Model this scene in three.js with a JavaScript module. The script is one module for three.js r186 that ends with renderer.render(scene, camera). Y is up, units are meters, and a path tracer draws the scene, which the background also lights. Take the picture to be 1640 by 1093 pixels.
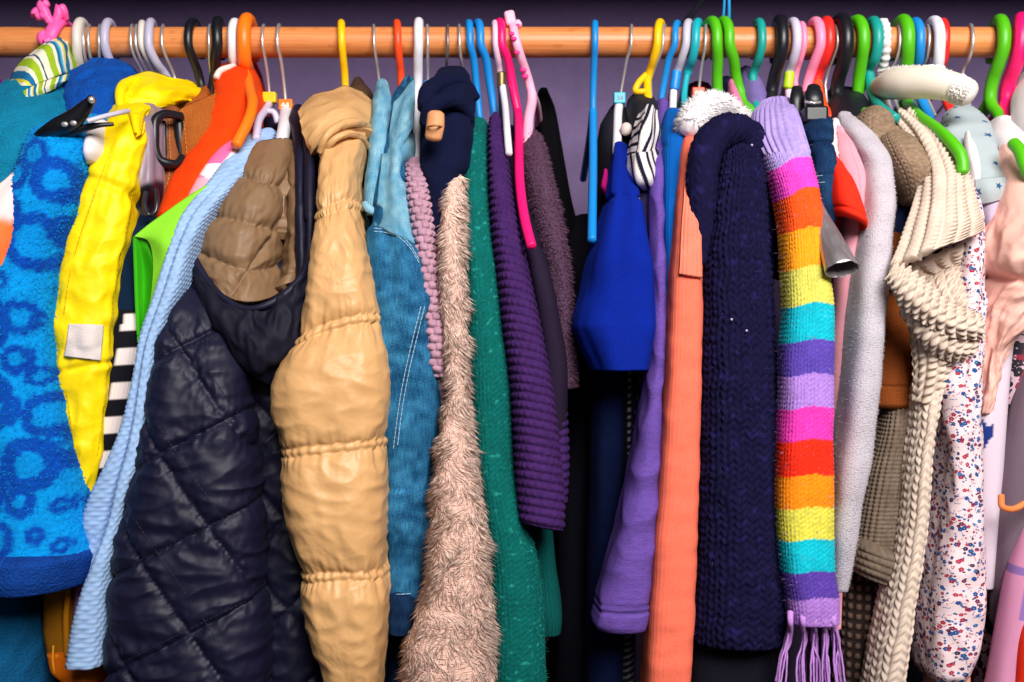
import * as THREE from 'three';
import { mergeGeometries } from 'three/addons/utils/BufferGeometryUtils.js';
import { RoundedBoxGeometry } from 'three/addons/geometries/RoundedBoxGeometry.js';
import { RectAreaLightUniformsLib } from 'three/addons/lights/RectAreaLightUniformsLib.js';
import { ImprovedNoise } from 'three/addons/math/ImprovedNoise.js';

// ---------------------------------------------------------------- camera, lights, exposure
const scene = new THREE.Scene();
scene.background = new THREE.Color(0x000000);
const SC = 0.00062;                                    // metres per photograph pixel in the plane of the rail
const camera = new THREE.PerspectiveCamera(2 * Math.atan(546.5 * SC) * 180 / Math.PI, 1640 / 1093, 0.05, 20);
camera.position.set(0, 0, 1); camera.lookAt(0, 0, 0);
camera.focus = 0.85; camera.userData.fStop = 6;
const renderer = new THREE.WebGLRenderer({ antialias: true });
renderer.toneMapping = THREE.LinearToneMapping;
renderer.toneMappingExposure = 0.95;
renderer.shadowMap.enabled = true;
RectAreaLightUniformsLib.init();
const key = new THREE.RectAreaLight(new THREE.Color(1, 0.965, 0.93), 26, 0.9, 0.7);
key.position.set(0.4, 0.82, 1.5); key.lookAt(0, -0.05, 0); scene.add(key);
const fill = new THREE.RectAreaLight(new THREE.Color(0.86, 0.9, 1), 0.22, 2.2, 1.6);
fill.position.set(-0.5, -0.1, 2.3); fill.lookAt(0, 0, 0); scene.add(fill);

// ---------------------------------------------------------------- helpers
const P = (px, py, z = 0) => new THREE.Vector3((px - 820) * SC * (1 - z), (546.5 - py) * SC * (1 - z), z);
let seed = 7;
const rnd = () => { seed = (seed * 1664525 + 1013904223) >>> 0; return seed / 4294967296; };
const NZ = new ImprovedNoise();
const noise = (x, y = 0, z = 0) => NZ.noise(x + 31.7, y + 11.3, z + 5.9);
const fbm = (x, y, z) => noise(x, y, z) + 0.5 * noise(x * 2.03, y * 2.03, z + 9) + 0.25 * noise(x * 4.1, y * 4.1, z + 17);
const clamp = (x, a = 0, b = 1) => Math.min(b, Math.max(a, x));
const sstep = (a, b, x) => { const t = clamp((x - a) / (b - a)); return t * t * (3 - 2 * t); };
const lin = (hex) => { const c = new THREE.Color(hex); return [c.r, c.g, c.b]; };
const mix = (a, b, t) => [a[0] + (b[0] - a[0]) * t, a[1] + (b[1] - a[1]) * t, a[2] + (b[2] - a[2]) * t];
const used = {};
const numbered = (n) => { const k = used[n] = (used[n] ?? -1) + 1; return k ? n + '_' + String(k).padStart(3, '0') : n; };

// a thing: a Group at the point it hangs from; its parts are built in place and moved into it
function thing(name, label, category, origin, group) {
  const o = new THREE.Group(); o.name = numbered(name); o.position.copy(origin);
  o.userData = { label, category }; if (group) o.userData.group = group;
  scene.add(o); return o;
}
let TRI = 0;
function part(parent, name, geo, mat, kind) {
  const world = new THREE.Vector3(); for (let p = parent; p && p !== scene; p = p.parent) world.add(p.position);
  const g = geo.clone(); g.translate(-world.x, -world.y, -world.z);
  const m = new THREE.Mesh(g, mat); m.name = name; m.castShadow = m.receiveShadow = true;
  if (kind) m.userData.kind = kind;
  TRI += (g.index ? g.index.count : g.attributes.position.count) / 3;
  parent.add(m); return m;
}
function structure(name, geo, mat) {
  const m = new THREE.Mesh(geo, mat); m.name = name; m.castShadow = m.receiveShadow = true; m.userData.kind = 'structure'; scene.add(m); return m;
}

// monotone cubic interpolation of a table
function table(T, V) {
  const n = T.length, d = [], m = new Array(n).fill(0);
  for (let i = 0; i < n - 1; i++) d[i] = (V[i + 1] - V[i]) / Math.max(1e-9, T[i + 1] - T[i]);
  m[0] = d[0] ?? 0; m[n - 1] = d[n - 2] ?? 0;
  for (let i = 1; i < n - 1; i++) m[i] = d[i - 1] * d[i] <= 0 ? 0 : 2 * d[i - 1] * d[i] / (d[i - 1] + d[i]);
  return (t) => {
    let i = 0; while (i < n - 2 && t > T[i + 1]) i++;
    const h = T[i + 1] - T[i], u = clamp((t - T[i]) / h), u2 = u * u, u3 = u2 * u;
    return (2 * u3 - 3 * u2 + 1) * V[i] + (u3 - 2 * u2 + u) * h * m[i] + (-2 * u3 + 3 * u2) * V[i + 1] + (u3 - u2) * h * m[i + 1];
  };
}
const foldSum = (folds, s, y) => { let d = 0; for (const f of folds) { const q = noise(s * f.fs + (f.w || 0) * noise(s * 9, y * 9, 3), y * f.fy, f.k || 1); d += f.a * (f.ridge ? 0.5 - Math.abs(q) * 2 : q); } return d; };

// hollow hanging cloth: rows [photo y, left x, right x, depth z, thickness front to back]
function tube(rows, o = {}) {
  const nu = o.nu || 56, nv = o.nv || 110, e = o.e || 2.5, folds = o.folds || [];
  const T = [0];
  for (let i = 1; i < rows.length; i++) {
    const a = rows[i - 1], b = rows[i];
    T[i] = T[i - 1] + Math.hypot((b[0] - a[0]) * SC, ((b[1] + b[2]) - (a[1] + a[2])) * SC / 2, b[3] - a[3]);
  }
  const L = T[T.length - 1], f = [0, 1, 2, 3, 4].map((k) => table(T, rows.map((r) => r[k])));
  const sec = (y) => { const z = f[3](y), xl = f[1](y), xr = f[2](y); const p = P((xl + xr) / 2, f[0](y), z); return { p, hw: Math.max(0.0015, (xr - xl) / 2 * SC * (1 - z)), ht: Math.max(0.0015, f[4](y) / 2) }; };
  const mid = sec(L * 0.5);
  // equal steps round the section, the seam at the back
  const unit = [], M = 720; let acc = [0], pts = [];
  for (let i = 0; i <= M; i++) {
    const th = -Math.PI / 2 + i / M * Math.PI * 2, c = Math.cos(th), s = Math.sin(th);
    pts.push([-Math.sign(c) * Math.abs(c) ** (2 / e), Math.sign(s) * Math.abs(s) ** (2 / e)]);   // goes back, left, front, right
    if (i) acc[i] = acc[i - 1] + Math.hypot((pts[i][0] - pts[i - 1][0]) * mid.hw, (pts[i][1] - pts[i - 1][1]) * mid.ht);
  }
  const C = acc[M];
  for (let j = 0, i = 0; j <= nu; j++) {
    const q = j / nu, fr = o.dense ? (q < 0.09 ? q * 2 : q > 0.91 ? 1 - (1 - q) * 2 : 0.18 + (q - 0.09) * 0.64 / 0.82) : q;
    const want = C * fr; while (i < M - 1 && acc[i + 1] < want) i++;
    const t = clamp((want - acc[i]) / (acc[i + 1] - acc[i] || 1));
    unit.push([pts[i][0] + (pts[i + 1][0] - pts[i][0]) * t, pts[i][1] + (pts[i + 1][1] - pts[i][1]) * t, want - C / 2]);
  }
  const pos = [], uv = [], col = [], idx = [], rings = [];
  const ring = (y, k, dy, plain) => {
    const q = sec(clamp(y, 0, L));
    for (let j = 0; j <= nu; j++) {
      const [ux, uz, s] = unit[j];
      let nx = Math.sign(ux) * Math.abs(ux) ** (e - 1) / q.hw, nz = Math.sign(uz) * Math.abs(uz) ** (e - 1) / q.ht; const l = Math.hypot(nx, nz) || 1; nx /= l; nz /= l;
      let d = foldSum(folds, s, y) * (0.3 + 0.7 * Math.abs(uz)); if (o.disp) d += o.disp(s, y, uz, f[0](clamp(y, 0, L)), ux);
      d *= plain ?? 1;
      const sway = o.sway ? o.sway(y, s) : 0;
      pos.push(q.p.x + ux * q.hw * k + nx * d + sway, q.p.y + dy + (o.lift ? o.lift(ux, uz, y) : 0), q.p.z + uz * q.ht * k + nz * d);
      uv.push(s, -y);
      if (o.col) col.push(...o.col(s, y, f[0](clamp(y, 0, L)), uz, ux));
    }
    rings.push(1);
  };
  const tr = o.topRound ?? 0.006;
  ring(0, 0.02, tr, 0.2); ring(0, 0.45, tr * 0.9, 0.6); ring(0, 0.8, tr * 0.55, 1);
  for (let i = 0; i <= nv; i++) ring(L * i / nv, 1, 0);
  if (o.closed) { ring(L, 0.9, -0.003, 1); ring(L, 0.5, -0.006, 0.6); ring(L, 0.02, -0.007, 0.2); }
  else { ring(L, 0.9, -0.001, 1); ring(L, 0.86, 0.004, 1); ring(L - 0.03, 0.8, 0.0, 1); ring(L - 0.03, 0.02, 0, 0.2); }
  const W = nu + 1, R = rings.length;
  for (let i = 0; i < R - 1; i++) for (let j = 0; j < nu; j++) { const a = i * W + j, b = a + 1, c = a + W, d = c + 1; idx.push(a, c, b, b, c, d); }
  const g = new THREE.BufferGeometry();
  g.setAttribute('position', new THREE.Float32BufferAttribute(pos, 3)); g.setAttribute('uv', new THREE.Float32BufferAttribute(uv, 2));
  if (o.col) g.setAttribute('color', new THREE.Float32BufferAttribute(col, 3));
  g.setIndex(idx); g.computeVertexNormals();
  const n = g.attributes.normal;
  for (let i = 0; i < R; i++) { const a = i * W, b = a + nu; const v = new THREE.Vector3(n.getX(a) + n.getX(b), n.getY(a) + n.getY(b), n.getZ(a) + n.getZ(b)).normalize(); n.setXYZ(a, v.x, v.y, v.z); n.setXYZ(b, v.x, v.y, v.z); }
  g.userData = { nu, nv, W, first: 3, L, C };
  return g;
}
// cloth sheet with thickness through rows of points [photo x, photo y, depth]
function sheet(rows, o = {}) {
  const nu = o.nu || 40, nv = o.nv || 40, th = o.th || 0.003, folds = o.folds || [];
  const cr = (a, t) => { const n = a.length - 1, x = t * n, i = Math.min(n - 1, Math.floor(x)), u = x - i; const p = (k) => a[clamp(k, 0, n)]; const q0 = i > 0 ? p(i - 1) : p(0).clone().multiplyScalar(2).sub(p(1)), q3 = i + 2 <= n ? p(i + 2) : p(n).clone().multiplyScalar(2).sub(p(n - 1)); const A = p(i), B = p(i + 1); const h = (k0, k1, k2, k3) => 0.5 * (2 * k1 + (k2 - k0) * u + (2 * k0 - 5 * k1 + 4 * k2 - k3) * u * u + (3 * k1 - k0 - 3 * k2 + k3) * u * u * u); return new THREE.Vector3(h(q0.x, A.x, B.x, q3.x), h(q0.y, A.y, B.y, q3.y), h(q0.z, A.z, B.z, q3.z)); };
  const R = rows.map((r) => r.map((q) => q.isVector3 ? q : P(...q)));
  const base = []; for (let i = 0; i <= nv; i++) { const row = []; for (let j = 0; j <= nu; j++) row.push(cr(R.map((r) => cr(r, j / nu)), i / nv)); base.push(row); }
  const wU = base[nv >> 1].reduce((a, p, j, r) => a + (j ? p.distanceTo(r[j - 1]) : 0), 0), wV = base.reduce((a, r, i) => a + (i ? r[nu >> 1].distanceTo(base[i - 1][nu >> 1]) : 0), 0);
  const nor = base.map((r, i) => r.map((p, j) => { const a = base[i][Math.min(nu, j + 1)].clone().sub(base[i][Math.max(0, j - 1)]), b = base[Math.min(nv, i + 1)][j].clone().sub(base[Math.max(0, i - 1)][j]); const n = b.cross(a).normalize(); if (o.front !== false && n.z < 0 && !o.keep) n.negate(); return n; }));
  const pos = [], uv = [], col = [], idx = [], W = nu + 1, N = W * (nv + 1);
  for (const side of [1, -1]) for (let i = 0; i <= nv; i++) for (let j = 0; j <= nu; j++) {
    const s = (j / nu - 0.5) * wU, y = i / nv * wV; let d = foldSum(folds, s, y); if (o.disp) d += o.disp(s, y, j / nu, i / nv);
    const edge = Math.min(j / nu, 1 - j / nu, 1); const q = base[i][j].clone().addScaledVector(nor[i][j], d + side * th / 2 * (o.pillow ? Math.sqrt(clamp(edge * 8, 0.02, 1)) : 1));
    pos.push(q.x, q.y, q.z); uv.push(s, -y); if (o.col) col.push(...o.col(s, y, j / nu, i / nv));
  }
  const flip = (() => { const a = new THREE.Vector3().subVectors(base[nv >> 1][(nu >> 1) + 1], base[nv >> 1][nu >> 1]), b = new THREE.Vector3().subVectors(base[(nv >> 1) + 1][nu >> 1], base[nv >> 1][nu >> 1]); return b.cross(a).dot(nor[nv >> 1][nu >> 1]) < 0; })();
  const quad = (a, b, c, d) => flip ? idx.push(a, b, c, b, d, c) : idx.push(a, c, b, b, c, d);
  for (let i = 0; i < nv; i++) for (let j = 0; j < nu; j++) { const a = i * W + j; quad(a, a + 1, a + W, a + W + 1); quad(N + a + 1, N + a, N + a + W + 1, N + a + W); }
  for (let j = 0; j < nu; j++) { quad(N + j, N + j + 1, j, j + 1); const k = nv * W + j; quad(k, k + 1, N + k, N + k + 1); }
  for (let i = 0; i < nv; i++) { const a = i * W, c = a + nu; quad(N + a, a, N + a + W, a + W); quad(c, N + c, c + W, N + c + W); }
  const g = new THREE.BufferGeometry();
  g.setAttribute('position', new THREE.Float32BufferAttribute(pos, 3)); g.setAttribute('uv', new THREE.Float32BufferAttribute(uv, 2));
  if (o.col) g.setAttribute('color', new THREE.Float32BufferAttribute(col, 3));
  g.setIndex(idx); g.computeVertexNormals(); g.userData = { nu, nv, W, first: 0, sheet: 1, L: wV, C: wU };
  return g;
}
// round bar along points, radius a number or a function of 0..1; flat squeezes it along one direction
function sweep(points, rad, o = {}) {
  const curve = new THREE.CatmullRomCurve3(points, false, 'centripetal'), n = o.n || Math.max(10, points.length * 4), m = o.m || 10;
  const r = typeof rad === 'function' ? rad : () => rad, pos = [], uv = [], idx = [], L = curve.getLength();
  const ref = o.ref || new THREE.Vector3(1, 0, 0); let rows = 0;
  const put = (u, k, out) => {
    const p = curve.getPointAt(u), t = curve.getTangentAt(u); const a = ref.clone().addScaledVector(t, -ref.dot(t)); if (a.lengthSq() < 1e-6) a.set(0, 1, 0).addScaledVector(t, -t.y); a.normalize(); const b = new THREE.Vector3().crossVectors(t, a);
    if (out) p.addScaledVector(t, out);
    for (let j = 0; j <= m; j++) { const th = j / m * Math.PI * 2, rr = r(u) * k * (o.rough ? 1 + o.rough(u * L, th) : 1); pos.push(...p.clone().addScaledVector(a, Math.cos(th) * rr * (o.wide || 1)).addScaledVector(b, Math.sin(th) * rr * (o.flat || 1)).toArray()); uv.push(j / m * Math.PI * 2 * r(0.5), u * L); }
    rows++;
  };
  put(0, 0.02, -r(0) * 0.5); put(0, 0.7, -r(0) * 0.38); put(0, 0.93, -r(0) * 0.16);
  for (let i = 0; i <= n; i++) put(i / n, 1, 0);
  put(1, 0.93, r(1) * 0.16); put(1, 0.7, r(1) * 0.38); put(1, 0.02, r(1) * 0.5);
  for (let i = 0; i < rows - 1; i++) for (let j = 0; j < m; j++) { const a = i * (m + 1) + j; idx.push(a, a + 1, a + m + 1, a + 1, a + m + 2, a + m + 1); }
  const g = new THREE.BufferGeometry(); g.setAttribute('position', new THREE.Float32BufferAttribute(pos, 3)); g.setAttribute('uv', new THREE.Float32BufferAttribute(uv, 2)); g.setIndex(idx); g.computeVertexNormals();
  const N = g.attributes.normal, Wd = m + 1; for (let i = 0; i < rows; i++) { const a = i * Wd, b = a + m, v = new THREE.Vector3(N.getX(a) + N.getX(b), N.getY(a) + N.getY(b), N.getZ(a) + N.getZ(b)).normalize(); N.setXYZ(a, v.x, v.y, v.z); N.setXYZ(b, v.x, v.y, v.z); }
  g.userData = { nu: m, nv: n, W: m + 1, first: 3, L };
  return g;
}
// point and normal of a cloth surface nearest to a photo position (facing the viewer)
function onCloth(g, px, py) {
  const p = g.attributes.position, n = g.attributes.normal, end = g.userData.sheet ? p.count / 2 : p.count; let best = 1e9, at = 0;
  for (let i = 0; i < end; i++) { if (n.getZ(i) < 0.02) continue; const w = SC * (1 - p.getZ(i)), dx = 820 + p.getX(i) / w - px, dy = 546.5 - p.getY(i) / w - py, d = dx * dx + dy * dy; if (d < best) { best = d; at = i; } }
  return { p: new THREE.Vector3().fromBufferAttribute(p, at), n: new THREE.Vector3().fromBufferAttribute(n, at) };
}
function lay(g, pts, out) {            // photo positions laid on the cloth
  return pts.map(([x, y]) => { const h = onCloth(g, x, y); const z = h.p.z + out; const q = P(x, y, h.p.z); q.z = z; return q; });
}
// a run of stitches along points
function stitches(points, len, gap, r) {
  const c = new THREE.CatmullRomCurve3(points), L = c.getLength(), list = [];
  for (let d = 0; d + len < L; d += len + gap) { const a = c.getPointAt(d / L), b = c.getPointAt((d + len) / L); const g = new THREE.CapsuleGeometry(r, a.distanceTo(b), 2, 5); g.applyQuaternion(new THREE.Quaternion().setFromUnitVectors(new THREE.Vector3(0, 1, 0), b.clone().sub(a).normalize())); const m = a.clone().add(b).multiplyScalar(0.5); g.translate(m.x, m.y, m.z); list.push(g); }
  return mergeGeometries(list);
}
// tufts of pile or loose fibres on a cloth surface
function pile(g, count, o) {
  const { W, nv, nu, first } = g.userData, p = g.attributes.position, n = g.attributes.normal, pos = [], idx = [], nor = [], colr = [];
  const seg = o.seg || 2, v0 = o.v0 || 0, v1 = o.v1 ?? 1; let made = 0, tries = 0;
  const A = new THREE.Vector3(), N = new THREE.Vector3(), D = new THREE.Vector3(), S = new THREE.Vector3(), t = new THREE.Vector3();
  while (made < count && tries++ < count * 6) {
    const i = first + Math.floor((v0 + (v1 - v0) * rnd()) * (nv - 1)), j = Math.floor(rnd() * nu), a = i * W + j;
    if (a + W + 1 >= p.count) continue;
    N.fromBufferAttribute(n, a); if (!o.all && N.z < -0.35) { continue; }
    A.fromBufferAttribute(p, a).lerp(t.fromBufferAttribute(p, a + 1), rnd()).lerp(t.fromBufferAttribute(p, a + W), rnd() * 0.7);
    const cl = noise(A.x * (o.cl || 60), A.y * (o.cl || 60), A.z * (o.cl || 60));
    D.copy(N).multiplyScalar(o.out ?? 1).add(t.set((rnd() - 0.5) * o.spread + cl * (o.swirl || 0), (o.down ?? -0.3) + (rnd() - 0.5) * o.spread, (rnd() - 0.5) * o.spread)).normalize();
    S.crossVectors(D, t.set(rnd() - 0.5, rnd() - 0.5, rnd() - 0.5)).normalize();
    const len = o.len * (0.55 + 0.9 * rnd()), w = o.wid * (0.6 + 0.8 * rnd()), k0 = pos.length / 3, B = new THREE.Vector3().crossVectors(D, S);
    const bend = new THREE.Vector3((rnd() - 0.5) * (o.curl || 0.5) + cl * (o.swirl || 0), -0.4 * (o.curl || 0.5), (rnd() - 0.5) * (o.curl || 0.5));
    const tint = 1 - (o.vary || 0.12) * rnd();
    for (let s = 0; s <= seg; s++) {
      const u = s / seg, ww = w * (s === seg ? 0.12 : 1 - 0.45 * u * u); const c = A.clone().addScaledVector(D, len * u - w * 0.5).addScaledVector(bend, len * u * u * 0.6);
      if (s === seg) { pos.push(c.x, c.y, c.z); nor.push(D.x, D.y, D.z); colr.push(tint, tint, tint); const b = k0 + (s - 1) * 3; idx.push(b, b + 1, b + 3, b + 1, b + 2, b + 3, b + 2, b, b + 3); break; }
      for (let q = 0; q < 3; q++) { const th = q / 3 * Math.PI * 2; const off = S.clone().multiplyScalar(Math.cos(th)).addScaledVector(B, Math.sin(th)); pos.push(c.x + off.x * ww, c.y + off.y * ww, c.z + off.z * ww); off.multiplyScalar(0.8).addScaledVector(D, 0.4).normalize(); nor.push(off.x, off.y, off.z); colr.push(tint, tint, tint); }
      if (s) for (let q = 0; q < 3; q++) { const b0 = k0 + (s - 1) * 3 + q, b1 = k0 + (s - 1) * 3 + (q + 1) % 3; idx.push(b0, b1, b0 + 3, b1, b1 + 3, b0 + 3); }
    }
    made++;
  }
  const out = new THREE.BufferGeometry(); out.setAttribute('position', new THREE.Float32BufferAttribute(pos, 3)); out.setAttribute('normal', new THREE.Float32BufferAttribute(nor, 3)); out.setAttribute('color', new THREE.Float32BufferAttribute(colr, 3)); out.setIndex(idx);
  return out;
}

// ---------------------------------------------------------------- textures: what the cloth is made of
function tex(w, h, mw, mh, fn, srgb) {
  const d = new Uint8Array(w * h * 4);
  for (let y = 0; y < h; y++) for (let x = 0; x < w; x++) { const c = fn(x / w, y / h), k = (y * w + x) * 4; d[k] = clamp(c[0]) * 255; d[k + 1] = clamp(c[1]) * 255; d[k + 2] = clamp(c[2]) * 255; d[k + 3] = 255; }
  const t = new THREE.DataTexture(d, w, h); t.wrapS = t.wrapT = THREE.RepeatWrapping; t.magFilter = THREE.LinearFilter; t.minFilter = THREE.LinearMipmapLinearFilter; t.generateMipmaps = true; t.repeat.set(1 / mw, 1 / mh);
  if (srgb) t.colorSpace = THREE.SRGBColorSpace; t.needsUpdate = true; return t;
}
const grey = (v) => [v, v, v];
// noise that repeats over 0..1
const tnoise = (x, y, f, k) => { const a = noise(x * f, y * f, k), b = noise((x - 1) * f, y * f, k), c = noise(x * f, (y - 1) * f, k), d = noise((x - 1) * f, (y - 1) * f, k); return (a * (1 - x) + b * x) * (1 - y) + (c * (1 - x) + d * x) * y; };
const T = {
  fleece: tex(256, 256, 0.03, 0.03, (x, y) => grey(0.5 + 0.5 * (tnoise(x, y, 26, 1) + 0.7 * tnoise(x, y, 60, 2)))),
  plush: tex(256, 256, 0.05, 0.05, (x, y) => grey(0.5 + 0.55 * (tnoise(x, y, 18, 4) + 0.8 * tnoise(x + 0.1 * tnoise(x, y, 5, 2), y, 44, 5)))),
  weave: tex(128, 128, 0.012, 0.012, (x, y) => { const a = Math.sin(x * Math.PI * 32), b = Math.sin(y * Math.PI * 32); return grey(0.5 + 0.25 * (Math.sign(Math.sin(x * Math.PI * 16) * Math.sin(y * Math.PI * 16)) > 0 ? Math.abs(a) : Math.abs(b)) + 0.1 * tnoise(x, y, 20, 3)); }),
  finerib: tex(128, 64, 0.012, 0.006, (x, y) => grey(0.5 + 0.4 * Math.sin(x * Math.PI * 2 * 4) + 0.12 * Math.sin(y * Math.PI * 2 * 4))),
  seed: tex(128, 128, 0.016, 0.012, (x, y) => { const v = y * 4, r = Math.floor(v), u = (x * 4 + (r % 2) * 0.5) % 1, w = v % 1; return grey(Math.sqrt(clamp(1 - ((u - 0.5) / 0.5) ** 2 - ((w - 0.5) / 0.55) ** 2)) * 0.9); }),
  stock: tex(128, 128, 0.014, 0.011, (x, y) => { const u = (x * 4) % 1 - 0.5, a = Math.abs(u), p = clamp(1 - ((a - 0.25) / 0.26) ** 2); return grey(Math.sqrt(p) * (0.45 + 0.5 * Math.cos(2 * Math.PI * (y * 4 - a * 1.1)) ** 2)); }),
  twill: tex(256, 256, 0.02, 0.02, (x, y) => grey(0.5 + 0.3 * Math.sin((x * 28 + y * 28) * Math.PI * 2) + 0.3 * tnoise(x, y, 40, 8))),
  crinkle: tex(256, 256, 0.09, 0.09, (x, y) => grey(0.6 - 0.9 * Math.abs(tnoise(x + 0.08 * tnoise(x, y, 4, 2), y, 7, 5)) + 0.25 * tnoise(x, y, 22, 6))),
  grain: tex(512, 64, 0.5, 0.09, (x, y) => grey(0.5 + 0.35 * tnoise(x, y, 12, 1) + 0.25 * tnoise(x * 0.2 % 1, y, 60, 7))),
};
// cloth of one colour: v is how much the dye varies in flecks
function dyed(hex, v, w = 0.06, f = 40, stretch = 1) { const c = new THREE.Color(hex), s = [c.r, c.g, c.b].map((q) => q <= 0.0031308 ? q * 12.92 : 1.055 * q ** (1 / 2.4) - 0.055); return tex(256, 256, w, w, (x, y) => { const n = 1 + v * (tnoise(x, y, f, 3) + 0.6 * tnoise(x, y, f * 2.3, 6) + 0.5 * tnoise(x, y, 5, 9)); return s.map((q) => q * n); }, true); }
function cloth(hex, o = {}) {
  const m = new THREE.MeshPhysicalMaterial({ roughness: o.rough ?? 0.95, metalness: o.metal || 0, side: THREE.DoubleSide });
  if (o.map) m.map = o.map; else if (o.vary) m.map = dyed(hex, o.vary, o.vw, o.vf); else m.color.set(hex);
  if (o.vcol) m.vertexColors = true;
  if (o.bump) { m.bumpMap = o.bump; m.bumpScale = o.bs || 0.001; }
  if (o.sheen) { m.sheen = o.sheen; m.sheenRoughness = 0.5; m.sheenColor = new THREE.Color(o.sc || hex); }
  m.specularIntensity = o.spec ?? ((o.rough ?? 0.95) > 0.7 ? 0.2 : 0.6);
  return m;
}
const plastic = (hex, rough = 0.32) => { const m = new THREE.MeshPhysicalMaterial({ color: hex, roughness: rough + 0.1 }); return m; };
const chrome = new THREE.MeshPhysicalMaterial({ color: 0xd8d2d0, metalness: 0.7, roughness: 0.36 });
const steel = new THREE.MeshPhysicalMaterial({ color: 0x8a8486, metalness: 0.7, roughness: 0.4 });
const white = cloth(0xffffff, { vcol: true });
// ---------------------------------------------------------------- the setting: closet back, shelf above, rail
const panelMat = cloth(0x8a76a2, { rough: 0.8, vary: 0.06, vw: 0.5, vf: 22, bump: T.plush, bs: 0.0005 });
{
  const g = new THREE.BoxGeometry(3, 2.4, 0.02); g.translate(0, -0.45, -0.36); const u = g.attributes.uv; for (let i = 0; i < u.count; i++) u.setXY(i, u.getX(i) * 3, u.getY(i) * 2.4);
  structure('closet_back_wall', g, panelMat);
  const s = new THREE.BoxGeometry(3, 0.022, 0.5); s.translate(0, 0.483, -0.1); structure('closet_shelf', s, panelMat);
}
const RODY = (546.5 - 68) * SC, RODR = 0.0148, RODTOP = RODY + RODR;
{
  const g = new THREE.CylinderGeometry(RODR, RODR, 2.6, 48, 1); g.rotateZ(Math.PI / 2); g.translate(0, RODY, 0);
  const u = g.attributes.uv; for (let i = 0; i < u.count; i++) u.setXY(i, u.getY(i) * 2.6, u.getX(i) * 0.093);
  const c = (a, b, t) => a + (b - a) * t;
  const map = tex(1024, 128, 0.9, 0.093, (x, y) => { const n = 0.5 + 0.6 * tnoise(x, y, 6, 2) + 0.8 * noise(x * 7, y * 46, 4) + 0.35 * noise(x * 40, y * 90, 6), s = tnoise(x, y, 3, 8) - 1.6 * sstep(0.36, 0.5, noise(x * 60, y * 10, 9)) * 0.6; const t = clamp(n); return [c(0.8, 0.9, t) + s * 0.05, c(0.47, 0.58, t) + s * 0.05, c(0.25, 0.34, t) + s * 0.04]; }, true);
  const rod = new THREE.Mesh(g, new THREE.MeshPhysicalMaterial({ map, roughness: 0.42, bumpMap: T.grain, bumpScale: 0.00015 }));
  rod.name = 'clothes_rail'; rod.castShadow = rod.receiveShadow = true; rod.userData = { label: 'round orange-brown wooden clothes rail across the top', category: 'clothes rail' };
  scene.add(rod);
}

// ---------------------------------------------------------------- hangers
const wx = (px, z = 0) => (px - 820) * SC * (1 - z);
function hookPoints(top, mid, neck, r, R) {
  const yc = RODTOP + r - R, xt = wx(top), tilt = (wx(mid, R) - xt), q = [];
  const at = (deg, x) => new THREE.Vector3(x, yc + R * Math.sin(deg * Math.PI / 180), R * Math.cos(deg * Math.PI / 180));
  q.push(at(195, xt - tilt * 0.9), at(165, xt - tilt * 0.85), at(128, xt - tilt * 0.5), at(90, xt), at(55, xt + tilt * 0.55), at(20, xt + tilt * 0.9), at(-15, xt + tilt * 1.02));
  const n = P(neck[0], neck[1], 0), m = at(-15, xt + tilt * 1.02), b = at(-52, 0); b.x = m.x + (n.x - m.x) * 0.36; q.push(b);
  const yb = b.y, k = (t) => new THREE.Vector3(b.x + (n.x - b.x) * t, yb + (n.y - yb) * t, b.z * (1 - t) ** 2.2);
  q.push(k(0.35), k(0.7), n);
  return q;
}
function numberTag(text, bg, fg) {
  const c = document.createElement('canvas'); c.width = 128; c.height = 128; const x = c.getContext('2d'); x.fillStyle = bg; x.fillRect(0, 0, 128, 128); x.fillStyle = fg; x.font = 'bold 74px sans-serif'; x.textAlign = 'center'; x.textBaseline = 'middle'; x.fillText(text, 64, 68);
  const t = new THREE.CanvasTexture(c); t.colorSpace = THREE.SRGBColorSpace; return new THREE.MeshPhysicalMaterial({ map: t, roughness: 0.4 });
}
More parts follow.
